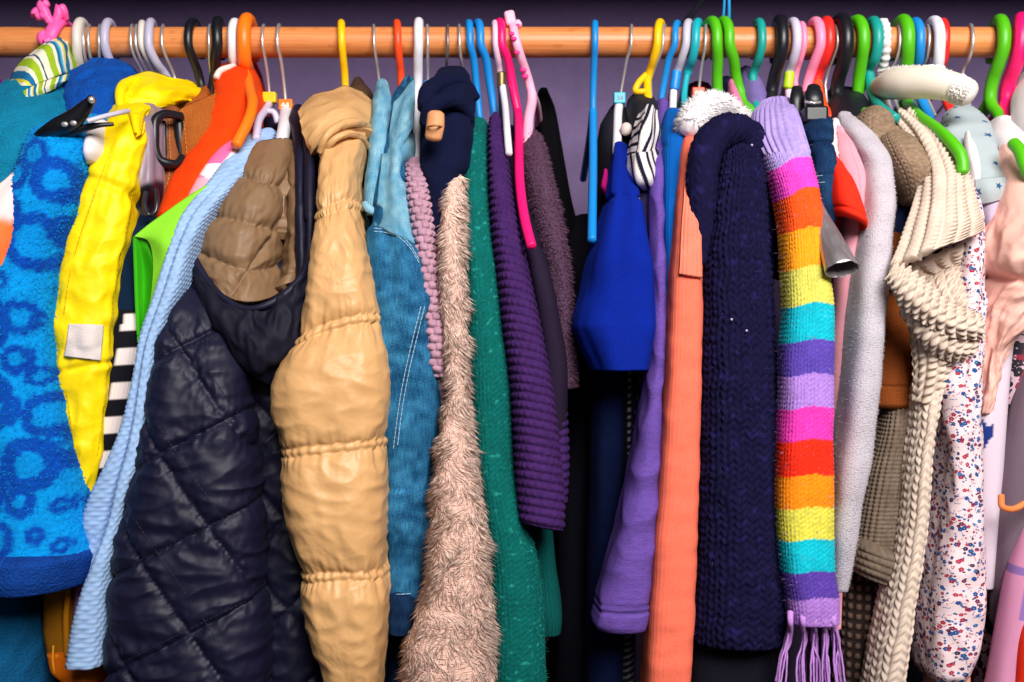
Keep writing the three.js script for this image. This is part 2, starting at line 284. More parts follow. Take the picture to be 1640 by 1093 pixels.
// h: { n name, l label, m material, r radius px, top, mid, neck [x, y], R hook radius, arm: visible front arm path [[px, py, z]...] }
function hanger(h) {
  const r = h.r * SC, R = h.R || Math.max(0.0205, RODR + r + 0.003);
  const o = thing(h.n, h.l, 'clothes hanger', new THREE.Vector3(wx(h.top), RODTOP, 0), h.g);
  const pts = hookPoints(h.top, h.mid, h.neck, r, R);
  part(o, 'hook', sweep(pts, h.rf || r, { n: h.rough ? 90 : 40, m: h.m === chrome || h.m === steel ? 7 : 12, flat: h.flat, rough: h.rough }), h.m);
  const n = P(h.neck[0], h.neck[1], 0), am = h.am || h.m, ar = (h.ar || h.r) * SC;
  const front = h.arm ? [n, ...h.arm.map((a) => P(...a))] : [n, n.clone().add(new THREE.Vector3(0, -0.02, 0.006)), n.clone().add(new THREE.Vector3(0, -0.05, 0.03))];
  part(o, 'arm', sweep(front, h.arf || ar, { n: h.arm ? 24 : 10, m: 10 }), am);
  const back = [n, n.clone().add(new THREE.Vector3(0, -0.012, -0.02)), n.clone().add(new THREE.Vector3(0, -0.045, -0.14))];
  part(o, 'arm', sweep(back, ar, { n: 8, m: 8 }), am);
  if (h.bar) part(o, 'crossbar', sweep(h.bar.map((a) => P(...a)), ar * 0.8, { n: 20, m: 10 }), am);
  if (h.collar) { const [y0, y1, w, mm] = h.collar; const x = h.neck[0]; const g = sweep([P(x + (h.ctilt || 0), y0, 0.004), P(x, y1, 0.004)], w * SC, { n: 4, m: 12 }); part(o, 'collar', g, mm); }
  if (h.tag) { const [x, y, w, hh, mm, d] = h.tag; const g = new RoundedBoxGeometry(w * SC, hh * SC, d || 0.008, 2, 0.0012); const p = P(x, y, 0.004); g.rotateZ(h.trot || 0); g.translate(p.x, p.y, p.z); part(o, 'size_tag', g, mm); }
  return o;
}
const C = { pinkHot: plastic(0xff1470), pink: plastic(0xff8fb4), pinkPale: plastic(0xf3c6dc), green: plastic(0x52b80c), blue: plastic(0x1487d6), teal: plastic(0x139a90), cyan: plastic(0x14a8b4), yellow: plastic(0xffc400), orange: plastic(0xff7a10), orangeRed: plastic(0xff4d1c), red: plastic(0xee2a22), black: plastic(0x14151c, 0.28), white: plastic(0xe9e4ea), cream: plastic(0xdcd2c8), grey: plastic(0xb9b4cc), lilac: plastic(0xcfc4dc), greyClear: plastic(0xc7c0cf) };
const wireArm = (o) => ({ r: 2.4, m: chrome, ...o });
const HANGERS = [
  { n: 'plastic_hanger', l: 'thick cream white hook beside the striped hood', m: C.cream, r: 7.5, top: 132, mid: 122, neck: [128, 122] },
  wireArm({ n: 'wire_hanger', l: 'thin wire hook just right of the cream hook at far left', top: 136, mid: 133, neck: [142, 118] }),
  wireArm({ n: 'wire_hanger', l: 'second thin wire hook right of the cream hook at far left', top: 144, mid: 141, neck: [152, 118] }),
  wireArm({ n: 'wire_hanger', l: 'wire hook touching the left side of the grey arched hook', top: 161, mid: 158, neck: [160, 112] }),
  { n: 'plastic_hanger', l: 'grey arched plastic hook above the dark blue fleece collar', m: C.grey, r: 7, top: 176, mid: 167, neck: [186, 112] },
  wireArm({ n: 'wire_hanger', l: 'leftmost of two wire hooks left of the flat cream hook', top: 212, mid: 209, neck: [229, 122] }),
  wireArm({ n: 'wire_hanger', l: 'wire hook touching the flat cream hook above the yellow collar', top: 219, mid: 217, neck: [237, 122] }),
  { n: 'plastic_hanger', l: 'flat cream plastic hook above the yellow raincoat collar', m: C.cream, r: 5.5, top: 228, mid: 226, neck: [254, 128] },
  { n: 'plastic_hanger', l: 'large lilac grey hook above the yellow raincoat collar', m: C.grey, r: 7, R: 0.0245, top: 243, mid: 238, neck: [270, 130] },
  wireArm({ n: 'wire_hanger', l: 'wire hook right of the large lilac grey hook', top: 262, mid: 259, neck: [281, 130] }),
  { n: 'plastic_hanger', l: 'black hook rising behind the right end of the yellow collar', m: C.black, r: 7, top: 312, mid: 301, neck: [322, 138] },
  wireArm({ n: 'wire_hanger', l: 'bare wire hook pressed against the broad black hook', top: 337, mid: 334, neck: [336, 140] }),
  { n: 'plastic_hanger', l: 'broad black hook just left of the small white hook', m: C.black, r: 8.5, top: 350, mid: 347, neck: [340, 140] },
  { n: 'plastic_hanger', l: 'small white hook sticking up from the orange red fleece', m: C.white, r: 7, top: 378, mid: 371, neck: [375, 112] },
  { n: 'plastic_hanger', l: 'thick orange hanger with a bent arm over the red orange fleece', m: C.orange, r: 11, R: 0.025, top: 398, mid: 390, neck: [394, 112], ar: 8, arm: [[400, 145, 0.05], [404, 166, 0.078], [398, 192, 0.098], [378, 232, 0.115]] },
  wireArm({ n: 'wire_hanger', l: 'wire hook with a yellow tag on a white plastic hanger', top: 423, mid: 420, neck: [432, 165], am: C.lilac, ar: 6, arm: [[424, 178, 0.03], [414, 194, 0.06], [410, 222, 0.085]], bar: [[424, 178, 0.03], [438, 180, 0.03], [444, 196, 0.03]], tag: [432, 157, 21, 17, plastic(0xf6c500), 0.009] }),
  wireArm({ n: 'wire_hanger', l: 'wire hook with an orange number tag on a white hanger', r: 2.8, top: 448, mid: 444, neck: [458, 176], am: C.white, ar: 10, arm: [[457, 186, 0.02], [455, 205, 0.06], [450, 232, 0.085]], tag: [458, 169, 22, 18, numberTag('44', '#f07a12', '#fff0e0'), 0.009] }),
  { n: 'plastic_hanger', l: 'yellow hanger hook above the gold puffer jacket', m: C.yellow, r: 6, top: 546, mid: 547, neck: [553, 150] },
  wireArm({ n: 'wire_hanger', l: 'wire hook above the pale denim shirt', top: 598, mid: 599, neck: [608, 140] }),
  { n: 'plastic_hanger', l: 'orange hanger hook above the blue denim jacket', m: C.orangeRed, r: 6, top: 635, mid: 637, neck: [643, 142] },
  { n: 'plastic_hanger', l: 'white plastic hanger with a long front arm before the denim collar', m: C.white, r: 7.5, top: 671, mid: 670, neck: [668, 150], arf: (u) => (7 - 2.5 * u) * SC, arm: [[668, 170, 0.01], [667, 215, 0.05], [667, 258, 0.085], [664, 290, 0.11]], bar: [[668, 232, 0.062], [676, 236, 0.03], [680, 240, 0]] },
  wireArm({ n: 'wire_hanger', l: 'wire hook just right of the long white plastic hanger', top: 684, mid: 685, neck: [685, 140], collar: [132, 150, 7, C.blue] }),
  wireArm({ n: 'wire_hanger', l: 'dark grey wire hook above the navy toggle coat', m: steel, top: 717, mid: 717, neck: [713, 122] }),
  wireArm({ n: 'wire_hanger', l: 'bright wire hook just left of two blue hooks', top: 735, mid: 736, neck: [742, 122] }),
  { n: 'plastic_hanger', l: 'left of two blue hooks, above the teal sweater', m: C.blue, r: 6, top: 750, mid: 753, neck: [768, 188] },
  { n: 'plastic_hanger', l: 'right of two blue hooks, above the ribbed purple sweater', m: C.blue, r: 6.5, top: 764, mid: 770, neck: [793, 188] },
  { n: 'plastic_hanger', l: 'pale translucent hook with a brass collar left of the hot pink hanger', m: C.pinkPale, r: 5.5, top: 792, mid: 794, neck: [803, 128], collar: [118, 140, 7, new THREE.MeshPhysicalMaterial({ color: 0x8a7650, metalness: 0.8, roughness: 0.45 })], am: C.white, ar: 5.5, arm: [[806, 148, 0.01], [809, 170, 0.03], [812, 210, 0.08], [815, 246, 0.1]] },
  { n: 'plastic_hanger', l: 'hot pink hanger with a long front arm beside the mauve plush', m: C.pinkHot, r: 7, top: 799, mid: 804, neck: [829, 178], ar: 7, arm: [[831, 198, 0.03], [831, 250, 0.085], [833, 300, 0.12], [840, 350, 0.145], [851, 394, 0.165]] },
  { n: 'plastic_hanger', l: 'empty blue hanger hanging edge on against the purple wall', m: C.blue, r: 5.5, top: 953, mid: 953, neck: [950, 178], ar: 6.5, arm: [[950, 195, 0.01], [950, 250, 0.05], [949, 320, 0.1], [948, 384, 0.14]] },
  wireArm({ n: 'wire_hanger', l: 'wire hook with a turquoise number tag on a white hanger', top: 1012, mid: 1011, neck: [992, 165], am: C.white, ar: 7, arm: [[990, 180, 0.01], [989, 212, 0.035], [988, 245, 0.06]], tag: [992, 158, 19, 18, numberTag('34', '#22a8c0', '#174a66'), 0.009] }),
  { n: 'plastic_hanger', l: 'yellow hanger with a forked arm above the striped black and white shirt', m: C.yellow, r: 6.5, top: 1059, mid: 1053, neck: [1037, 130], ar: 6.5, arm: [[1037, 145, 0.008], [1039, 165, 0.02], [1040, 190, 0.035]], bar: [[1037, 118, 0], [1022, 134, 0.006], [1018, 146, 0.008], [1036, 147, 0.01]] },
  wireArm({ n: 'wire_hanger', l: 'wire hook tucked behind the yellow forked hanger', top: 1066, mid: 1062, neck: [1042, 128] }),
  { n: 'plastic_hanger', l: 'blue hook between the yellow hanger and the white blue hook', m: C.blue, r: 5.5, top: 1086, mid: 1081, neck: [1056, 178] },
  { n: 'plastic_hanger', l: 'white hook with a blue collar above the bright blue sweater', m: C.greyClear, r: 6.5, top: 1104, mid: 1099, neck: [1080, 132], ctilt: 4, collar: [116, 142, 8, C.blue], am: C.white, ar: 6, arm: [[1079, 146, 0.004], [1078, 165, 0.012], [1077, 190, 0.03]] },
  { n: 'plastic_hanger', l: 'turquoise hanger with its arm beside the bright blue sweater', m: C.cyan, r: 7, top: 1119, mid: 1114, neck: [1101, 118], ar: 5, arm: [[1098, 135, 0.004], [1096, 155, 0.01], [1100, 190, 0.03]] },
  wireArm({ n: 'wire_hanger', l: 'wire hook with an orange red number tag above the white fur collar', top: 1131, mid: 1130, neck: [1119, 156], tag: [1118, 150, 20, 18, numberTag('68', '#ee4a1a', '#ffe9c8'), 0.009] }),
  { n: 'plastic_hanger', l: 'left of the two green hooks above the white fur collar', m: C.green, r: 8.5, top: 1137, mid: 1149, neck: [1151, 165] },
  { n: 'plastic_hanger', l: 'right of the two green hooks, bending down to the scarf', m: C.green, r: 8.5, top: 1156, mid: 1169, neck: [1187, 152], ar: 8, arm: [[1191, 166, 0.006], [1203, 178, 0.018], [1205, 200, 0.035]] },
  { n: 'plastic_hanger', l: 'dark teal hook alone on the rail left of the broad black hook', m: C.teal, r: 7, top: 1214, mid: 1221, neck: [1206, 122] },
  { n: 'plastic_hanger', l: 'broad black hook above the lilac end of the rainbow scarf', m: C.black, r: 10, R: 0.026, top: 1248, mid: 1254, neck: [1236, 150], ar: 9, arm: [[1230, 165, 0.012], [1222, 190, 0.04]] },
  { n: 'plastic_hanger', l: 'pale lilac hook with a lime collar beside the black hook', m: C.lilac, r: 7.5, top: 1268, mid: 1277, neck: [1262, 128], ctilt: 3, collar: [118, 140, 8, plastic(0xb9dc1e)], am: C.pinkPale, ar: 6 },
  { n: 'plastic_hanger', l: 'thin coral pink hook half hidden by the lime collared hook', m: C.pink, r: 4.5, top: 1282, mid: 1289, neck: [1274, 130] },
  { n: 'plastic_hanger', l: 'pink hook left of the red hook above the black clips', m: C.pink, r: 8, top: 1303, mid: 1315, neck: [1292, 145] },
  { n: 'plastic_hanger', l: 'red hook with an orange arm beside the black clips', m: C.red, r: 8.5, top: 1322, mid: 1329, neck: [1309, 128], am: C.orangeRed, ar: 7.5, arm: [[1312, 145, 0.006], [1318, 168, 0.015], [1330, 190, 0.03]] },
  wireArm({ n: 'wire_hanger', l: 'wire hook right of the red hook', top: 1336, mid: 1342, neck: [1322, 136] }),
  { n: 'plastic_hanger', l: 'broad black hook between the red hook and the light green hook', m: C.black, r: 11, R: 0.027, top: 1344, mid: 1357, neck: [1340, 152], ar: 9, arm: [[1342, 168, 0.01], [1356, 190, 0.03]] },
  { n: 'plastic_hanger', l: 'light green hanger above the brown knitted mitten', m: C.green, r: 9.5, top: 1369, mid: 1384, neck: [1375, 166], ar: 8.5, arm: [[1380, 178, 0.03], [1392, 186, 0.06], [1402, 200, 0.07]] },
  { n: 'plastic_hanger', l: 'dark teal hanger with an arm over the cream cardigan shoulder', m: C.teal, r: 8.5, top: 1396, mid: 1407, neck: [1392, 112], ar: 8, arm: [[1394, 130, 0.004], [1399, 155, 0.02], [1412, 174, 0.06], [1434, 190, 0.085]] },
  { n: 'plastic_hanger', l: 'fuzzy white yarn wrapped hook right of the dark teal hook', m: cloth(0xe6e0e2, { rough: 1 }), r: 6.5, top: 1411, mid: 1421, neck: [1414, 128], rough: (l, th) => 0.22 * noise(l * 320, th * 1.3, 2) + 0.16 * Math.sin(l * 900) },
  wireArm({ n: 'wire_hanger', l: 'wire hook between the fuzzy white hook and the green hook', top: 1437, mid: 1442, neck: [1428, 122] }),
  { n: 'plastic_hanger', l: 'green hanger whose long arm slopes over the floral blouse', m: C.green, r: 10, top: 1443, mid: 1456, neck: [1452, 160], ar: 8.5, arm: [[1458, 170, 0.03], [1474, 188, 0.085], [1500, 206, 0.118], [1524, 228, 0.14], [1541, 252, 0.15], [1542, 275, 0.152]] },
  { n: 'plastic_hanger', l: 'blue hook between the green hook and the padded satin hanger', m: C.blue, r: 7.5, top: 1463, mid: 1475, neck: [1470, 122] },
  wireArm({ n: 'wire_hanger', l: 'wire hook touching the white padded hanger hook', top: 1484, mid: 1489, neck: [1478, 115] }),
  { n: 'plastic_hanger', l: 'red hook just right of the white padded hanger hook', m: C.red, r: 7, top: 1508, mid: 1515, neck: [1508, 120] },
  wireArm({ n: 'wire_hanger', l: 'wire hook alone right of the padded satin hanger', r: 2.8, top: 1553, mid: 1559, neck: [1542, 120] }),
  { n: 'plastic_hanger', l: 'light green hanger near the right edge above the peach blouse', m: C.green, r: 10, R: 0.026, top: 1599, mid: 1609, neck: [1586, 160], ar: 9.5, arm: [[1590, 172, 0.006], [1601, 186, 0.02], [1603, 210, 0.035]] },
  { n: 'plastic_hanger', l: 'hot pink hanger at the right edge of the photo', m: C.pinkHot, r: 11.5, R: 0.028, top: 1636, mid: 1636, neck: [1612, 160], ar: 9, arm: [[1608, 172, 0.008], [1612, 195, 0.03]] },
];
for (const h of HANGERS) hanger(h);
// small single hangers with shapes of their own
{
  // pink hanger topped with rounded leaf lobes, far left
  const o = thing('plastic_hanger', 'bright pink hanger topped with a curly ornament at far left', 'clothes hanger', new THREE.Vector3(wx(75), RODTOP, 0));
  const m = plastic(0xff5fae, 0.4);
  part(o, 'hook', sweep([P(120, 47, -0.018), P(105, 38, -0.006), P(92, 38, 0.012), P(82, 52, 0.022), P(76, 66, 0.022), P(72, 82, 0.017), P(76, 100, 0.004), P(80, 125, 0)], (u) => (4.5 + 7 * Math.sin(Math.PI * clamp(u * 1.25))) * SC, { n: 40, m: 12, flat: 0.7 }), m);
  const lobe = (a, r0) => sweep(a.map((q) => P(...q)), (u) => r0 * SC * (0.75 + 0.5 * Math.sin(u * Math.PI)), { n: 24, m: 10 });
  part(o, 'ornament', lobe([[85, 44, 0.016], [76, 28, 0.018], [66, 24, 0.018], [56, 26, 0.018], [57, 18, 0.018], [65, 15, 0.018]], 6), m);
  part(o, 'ornament', lobe([[78, 36, 0.018], [72, 20, 0.018], [66, 10, 0.018], [70, 4, 0.018], [76, 9, 0.018]], 6.5), m);
  part(o, 'ornament', lobe([[84, 46, 0.016], [90, 34, 0.014], [94, 22, 0.014], [96, 10, 0.014], [101, 16, 0.014], [106, 30, 0.008]], 6), m);
  part(o, 'ornament', lobe([[70, 52, 0.024], [66, 60, 0.025], [72, 68, 0.026], [80, 62, 0.026]], 6.5), m);
  part(o, 'arm', sweep([P(80, 125, 0), P(66, 145, 0.03), P(40, 175, 0.08)], 5 * SC), m);
  part(o, 'arm', sweep([P(80, 125, 0), P(95, 140, -0.05), P(118, 160, -0.12)], 5 * SC), m);
}
{
  // pale pink hanger with a square bow at its top and magenta dots
  const o = thing('plastic_hanger', 'pale pink hanger with magenta dots and a bow shaped top', 'clothes hanger', new THREE.Vector3(wx(825), RODTOP, 0));
  const m = plastic(0xf7b3cf, 0.4), dot = plastic(0xf01d86, 0.4);
  part(o, 'hook', sweep([P(828, 72, -0.024), P(826, 52, -0.018), P(822, 38, 0), P(823, 48, 0.018), P(827, 67, 0.025), P(833, 88, 0.02), P(840, 108, 0.01), P(847, 130, 0.002), P(852, 150, 0)], 7 * SC, { n: 44, m: 12, flat: 0.8 }), m);
  const knot = new RoundedBoxGeometry(17 * SC, 24 * SC, 0.014, 2, 0.003); knot.rotateZ(0.2); { const p = P(817, 31, 0.008); knot.translate(p.x, p.y, p.z); } part(o, 'bow', knot, m);
  const wing = new RoundedBoxGeometry(13 * SC, 13 * SC, 0.012, 2, 0.003); wing.rotateZ(0.6); { const p = P(829, 40, 0.01); wing.translate(p.x, p.y, p.z); } part(o, 'bow', wing, m);
  for (const [x, y, z, s] of [[829, 40, 0.0165, 3], [819, 54, 0.0275, 4], [823, 62, 0.0295, 4], [828, 84, 0.028, 4], [838, 112, 0.0135, 4.5], [841, 122, 0.01, 4.5]]) { const g = new THREE.SphereGeometry(s * SC, 12, 8); g.scale(1.2, 0.8, 0.5); const p = P(x, y, z); g.translate(p.x, p.y, p.z); part(o, 'dot', g, dot); }
  part(o, 'arm', sweep([P(852, 150, 0), P(852, 162, 0.004), P(847, 190, 0.03), P(845, 232, 0.06)], 8 * SC, { n: 24 }), m);
  part(o, 'arm', sweep([P(852, 150, 0), P(858, 162, -0.02), P(864, 200, -0.08), P(866, 240, -0.13)], 6 * SC, { n: 24 }), m);
}
{
  // padded satin hanger
  const o = thing('padded_hanger', 'padded ivory satin hanger with a white covered hook', 'clothes hanger', new THREE.Vector3(wx(1498), RODTOP, 0));
  const satin = cloth(0xe9dccb, { rough: 0.6, sheen: 0.6, bump: T.weave, bs: 0.00015 }), wool = cloth(0xf3ece6, { rough: 1 });
  part(o, 'hook', sweep(hookPoints(1493, 1506, [1498, 118], 8.5 * SC, 0.0275), 8.5 * SC, { n: 54, m: 14 }), plastic(0xe8e2ea, 0.5));
  const body = sweep([P(1412, 140, 0.02), P(1440, 134, 0.06), P(1490, 133, 0.085), P(1535, 142, 0.1), P(1552, 150, 0.105)], (u) => (20 + 6 * Math.sin(u * Math.PI)) * SC * 0.92, { n: 60, m: 32, ref: new THREE.Vector3(0, 1, 0), rough: (l, th) => 0.02 * noise(l * 90, th * 2, 3) });
  part(o, 'padding', body, satin);
  const tip = sweep([P(1530, 141, 0.1), P(1543, 146, 0.104), P(1553, 150, 0.106)], (u) => (22 - 4 * u) * SC * 0.93, { n: 20, m: 24, ref: new THREE.Vector3(0, 1, 0) });
  const cuff = part(o, 'end_cap', tip, wool); part(cuff, 'pile', pile(tip, 1800, { len: 0.0016, wid: 0.0005, spread: 1.1, all: true, v0: 0.05 }), cloth(0xf3ece6, { vcol: true }), 'stuff');
  const rim = sweep([P(1410, 118, 0.03), P(1440, 112, 0.06), P(1490, 112, 0.08), P(1530, 122, 0.095)], 4 * SC, { n: 40, m: 10 });
  const edge = part(o, 'trim', rim, wool); part(edge, 'pile', pile(rim, 1500, { len: 0.0026, wid: 0.0004, spread: 1.2, all: true }), cloth(0xf3ece6, { vcol: true }), 'stuff');
  part(o, 'neck', sweep([P(1480, 112, 0.03), P(1498, 110, 0.03), P(1510, 112, 0.03)], 7 * SC, { n: 12 }), wool);
}
{
  // loops over the rail
  const cm = cloth(0x1f8fc8, { rough: 0.7 }), o = thing('hanging_loop', 'thin blue ribbon loop rising above the rail between green hooks', 'ribbon', new THREE.Vector3(wx(1163), RODTOP, 0));
  part(o, 'ribbon', sweep([P(1157, 36, 0.002), P(1160, 10, -0.02), P(1161, -60, -0.02)], 2.2 * SC, { n: 12, m: 6 }), cm);
  part(o, 'ribbon', sweep([P(1171, 60, 0.021), P(1168, 42, 0.008), P(1168, 10, -0.016), P(1166, -60, -0.02)], 2.6 * SC, { n: 20, m: 6 }), cm);
  const b = thing('strap', 'dark strap slanting up behind the turquoise hook', 'strap', new THREE.Vector3(wx(1115), RODTOP, 0));
  part(b, 'webbing', sweep([P(1092, 42, -0.03), P(1108, 22, -0.05), P(1130, -10, -0.08), P(1140, -60, -0.1)], 5.5 * SC, { n: 24, m: 8, flat: 0.5 }), cloth(0x17171f, { rough: 0.8 }));
}
// ---------------------------------------------------------------- clothes: shared
const SOFT = [{ a: 0.005, fs: 26, fy: 2.2, k: 2 }, { a: 0.0016, fs: 60, fy: 9, k: 5 }];
const CRISP = [{ a: 0.005, fs: 24, fy: 3, k: 4 }, { a: 0.0028, fs: 45, fy: 22, k: 8, ridge: 1 }, { a: 0.0012, fs: 120, fy: 70, k: 3 }];
const EVEN = [{ a: 0.0028, fs: 20, fy: 2.5, k: 6 }, { a: 0.0008, fs: 70, fy: 18, k: 1 }];
const fold = (list, k, m = 1) => list.map((f) => ({ ...f, k: f.k + k * 7.3, a: f.a * m }));
// the part of a garment that hangs from the hanger, front to back; cx, hw in photo pixels in the plane of the rail
function body(o, cx, hw, top, mat, b = {}) {
  const d = b.depth || 0.23, z = b.z ?? -0.02, w = b.slant || 0;
  const g = tube([[top, cx - hw * 0.6, cx + hw * 0.6, z, 0.05], [top + 40, cx - hw * 0.9 + w * 0.1, cx + hw * 0.9 + w * 0.1, z, d * 0.62], [top + 85, cx - hw + w * 0.2, cx + hw + w * 0.2, z, d * 0.95], [(top + 1250) / 2, cx - hw + w * 0.6, cx + hw + w * 0.6, z, d], [b.bottom || 1250, cx - hw * 0.9 + w, cx + hw * 0.9 + w, z, d]], { nu: 34, nv: 26, folds: b.folds || fold(SOFT, cx, 0.8), e: 3, ...(b.o || {}) });
  return part(o, b.name || 'body', g, mat);
}
// stocking stitch, garter ridges: height of the yarn at a place on the cloth
const knitV = (s, y, cw, ch) => { const u = s / cw - Math.floor(s / cw) - 0.5, a = Math.abs(u), p = clamp(1 - ((a - 0.25) / 0.26) ** 2); return Math.sqrt(p) * (0.5 + 0.5 * Math.cos(Math.PI * (y / ch + a * 1.9)) ** 2); };
const garter = (s, y, cw, ch) => { const v = Math.abs(Math.sin(Math.PI * y / ch)), b = 0.5 + 0.5 * Math.cos(2 * Math.PI * s / cw + (Math.floor(y / ch) % 2) * Math.PI); return v * (0.55 + 0.45 * b); };
const yarnTint = (s, y, v = 0.25, k = 3) => 1 + v * (noise(s * 300, y * 300, k) + 0.6 * noise(s * 60, y * 60, k + 3));
const tinted = (c, t) => [c[0] * t, c[1] * t, c[2] * t];

// ---------------------------------------------------------------- clothes: left
{ // teal hoodie with a striped hood
  const o = thing('hooded_sweatshirt', 'teal velour hoodie with a white, lime and blue striped hood lining', 'hoodie', P(85, 95, 0));
  const velour = cloth(0x0f7699, { vary: 0.16, vw: 0.05, vf: 34, bump: T.plush, bs: 0.0012, sheen: 0.7, sc: 0x3aa5c4 });
  const g = tube([[126, 50, 120, 0.04, 0.03], [150, -5, 122, 0.06, 0.07], [190, -40, 122, 0.09, 0.09], [250, -55, 118, 0.11, 0.1], [330, -62, 70, 0.12, 0.1], [480, -66, 20, 0.12, 0.1]], { nu: 80, nv: 120, folds: [{ a: 0.006, fs: 18, fy: 14, k: 2 }, { a: 0.003, fs: 40, fy: 30, k: 3, ridge: 1 }] });
  part(o, 'sleeve', g, velour);
  body(o, 62, 40, 128, velour);
  const cols = [0xf1ead2, 0x9fbf2a, 0xf1ead2, 0x1f6fa0, 0x4fb4d4, 0xf1ead2, 0xe9d83c, 0x1f6fa0, 0xf1ead2, 0x9fbf2a, 0xf1ead2, 0x2a4d78, 0xf1ead2].map(lin), wid = [6, 11, 5, 5, 4, 5, 4, 9, 6, 12, 5, 3, 6], tot = wid.reduce((a, b) => a + b);
  const stripes = (t) => { let q = ((t % 1) + 1) % 1 * tot; for (let i = 0; i < wid.length; i++) { if (q < wid[i]) return cols[i]; q -= wid[i]; } return cols[0]; };
  const hood = sheet([[[8, 172, 0.085], [14, 150, 0.075], [26, 116, 0.06], [48, 88, 0.045], [72, 70, 0.03], [96, 62, 0.015], [116, 78, -0.01]], [[20, 164, 0.1], [30, 142, 0.098], [46, 112, 0.086], [64, 90, 0.07], [86, 78, 0.05], [104, 78, 0.03], [120, 98, 0]], [[30, 158, 0.1], [46, 146, 0.096], [62, 136, 0.09], [80, 128, 0.08], [98, 120, 0.062], [110, 118, 0.04], [124, 118, 0.01]]], { nu: 180, nv: 20, th: 0.004, col: (s, y, u, v) => stripes(u * 1.9 + 0.05 * v), folds: [{ a: 0.003, fs: 30, fy: 30, k: 5 }] });
  part(o, 'hood', hood, cloth(0xffffff, { vcol: true, bump: T.weave, bs: 0.0003 }));
  const band = sheet([[[8, 172, 0.11], [34, 152, 0.108], [60, 138, 0.1], [92, 126, 0.082], [124, 112, 0.03]], [[12, 180, 0.116], [38, 162, 0.116], [62, 149, 0.108], [94, 136, 0.09], [125, 124, 0.036]]], { nu: 200, nv: 10, th: 0.005, col: (s, y, u, v) => stripes(u * 2.6 + 0.1 * v + 0.3) });
  part(o, 'hood_hem', band, cloth(0xffffff, { vcol: true, bump: T.weave, bs: 0.0003 }));
}
{ // purple at the frame edge
  const o = thing('sweater', 'sliver of bright purple sleeve at the far left edge', 'sweater', P(-60, 110, 0));
  const m = cloth(0x6f1591, { vary: 0.1, bump: T.fleece, bs: 0.0005 });
  part(o, 'sleeve', tube([[118, -60, -8, 0.03, 0.03], [150, -90, 6, 0.05, 0.06], [200, -110, 8, 0.07, 0.07], [420, -130, -10, 0.08, 0.07]], { folds: SOFT }), m);
}
{ // white and orange garment at the left edge
  const o = thing('jacket', 'white and orange sleeve in front of the ring patterned fleece', 'jacket', P(-40, 250, 0.1));
  const a = lin(0xf2eef2), b = lin(0xff7433), pink = lin(0xf6d3d2);
  const g = tube([[268, 40, 58, 0.165, 0.02], [290, 18, 56, 0.17, 0.035], [330, -30, 52, 0.178, 0.05], [400, -60, 38, 0.185, 0.055], [470, -70, 18, 0.185, 0.055], [540, -75, 0, 0.185, 0.05], [640, -85, -16, 0.18, 0.05]], { nu: 60, nv: 120, folds: fold(CRISP, 2, 0.7), col: (s, y, py, fz, ux) => { const d = (ux * 28 + 26) + (410 - py) * 0.36; return d > 38 ? mix(pink, b, sstep(348, 366, py + noise(ux * 4, py * 0.02) * 8)) : d > 34 ? mix(a, pink, (d - 34) / 4) : a; } });
  part(o, 'sleeve', g, cloth(0xffffff, { vcol: true, rough: 0.7, bump: T.weave, bs: 0.0002 }));
}
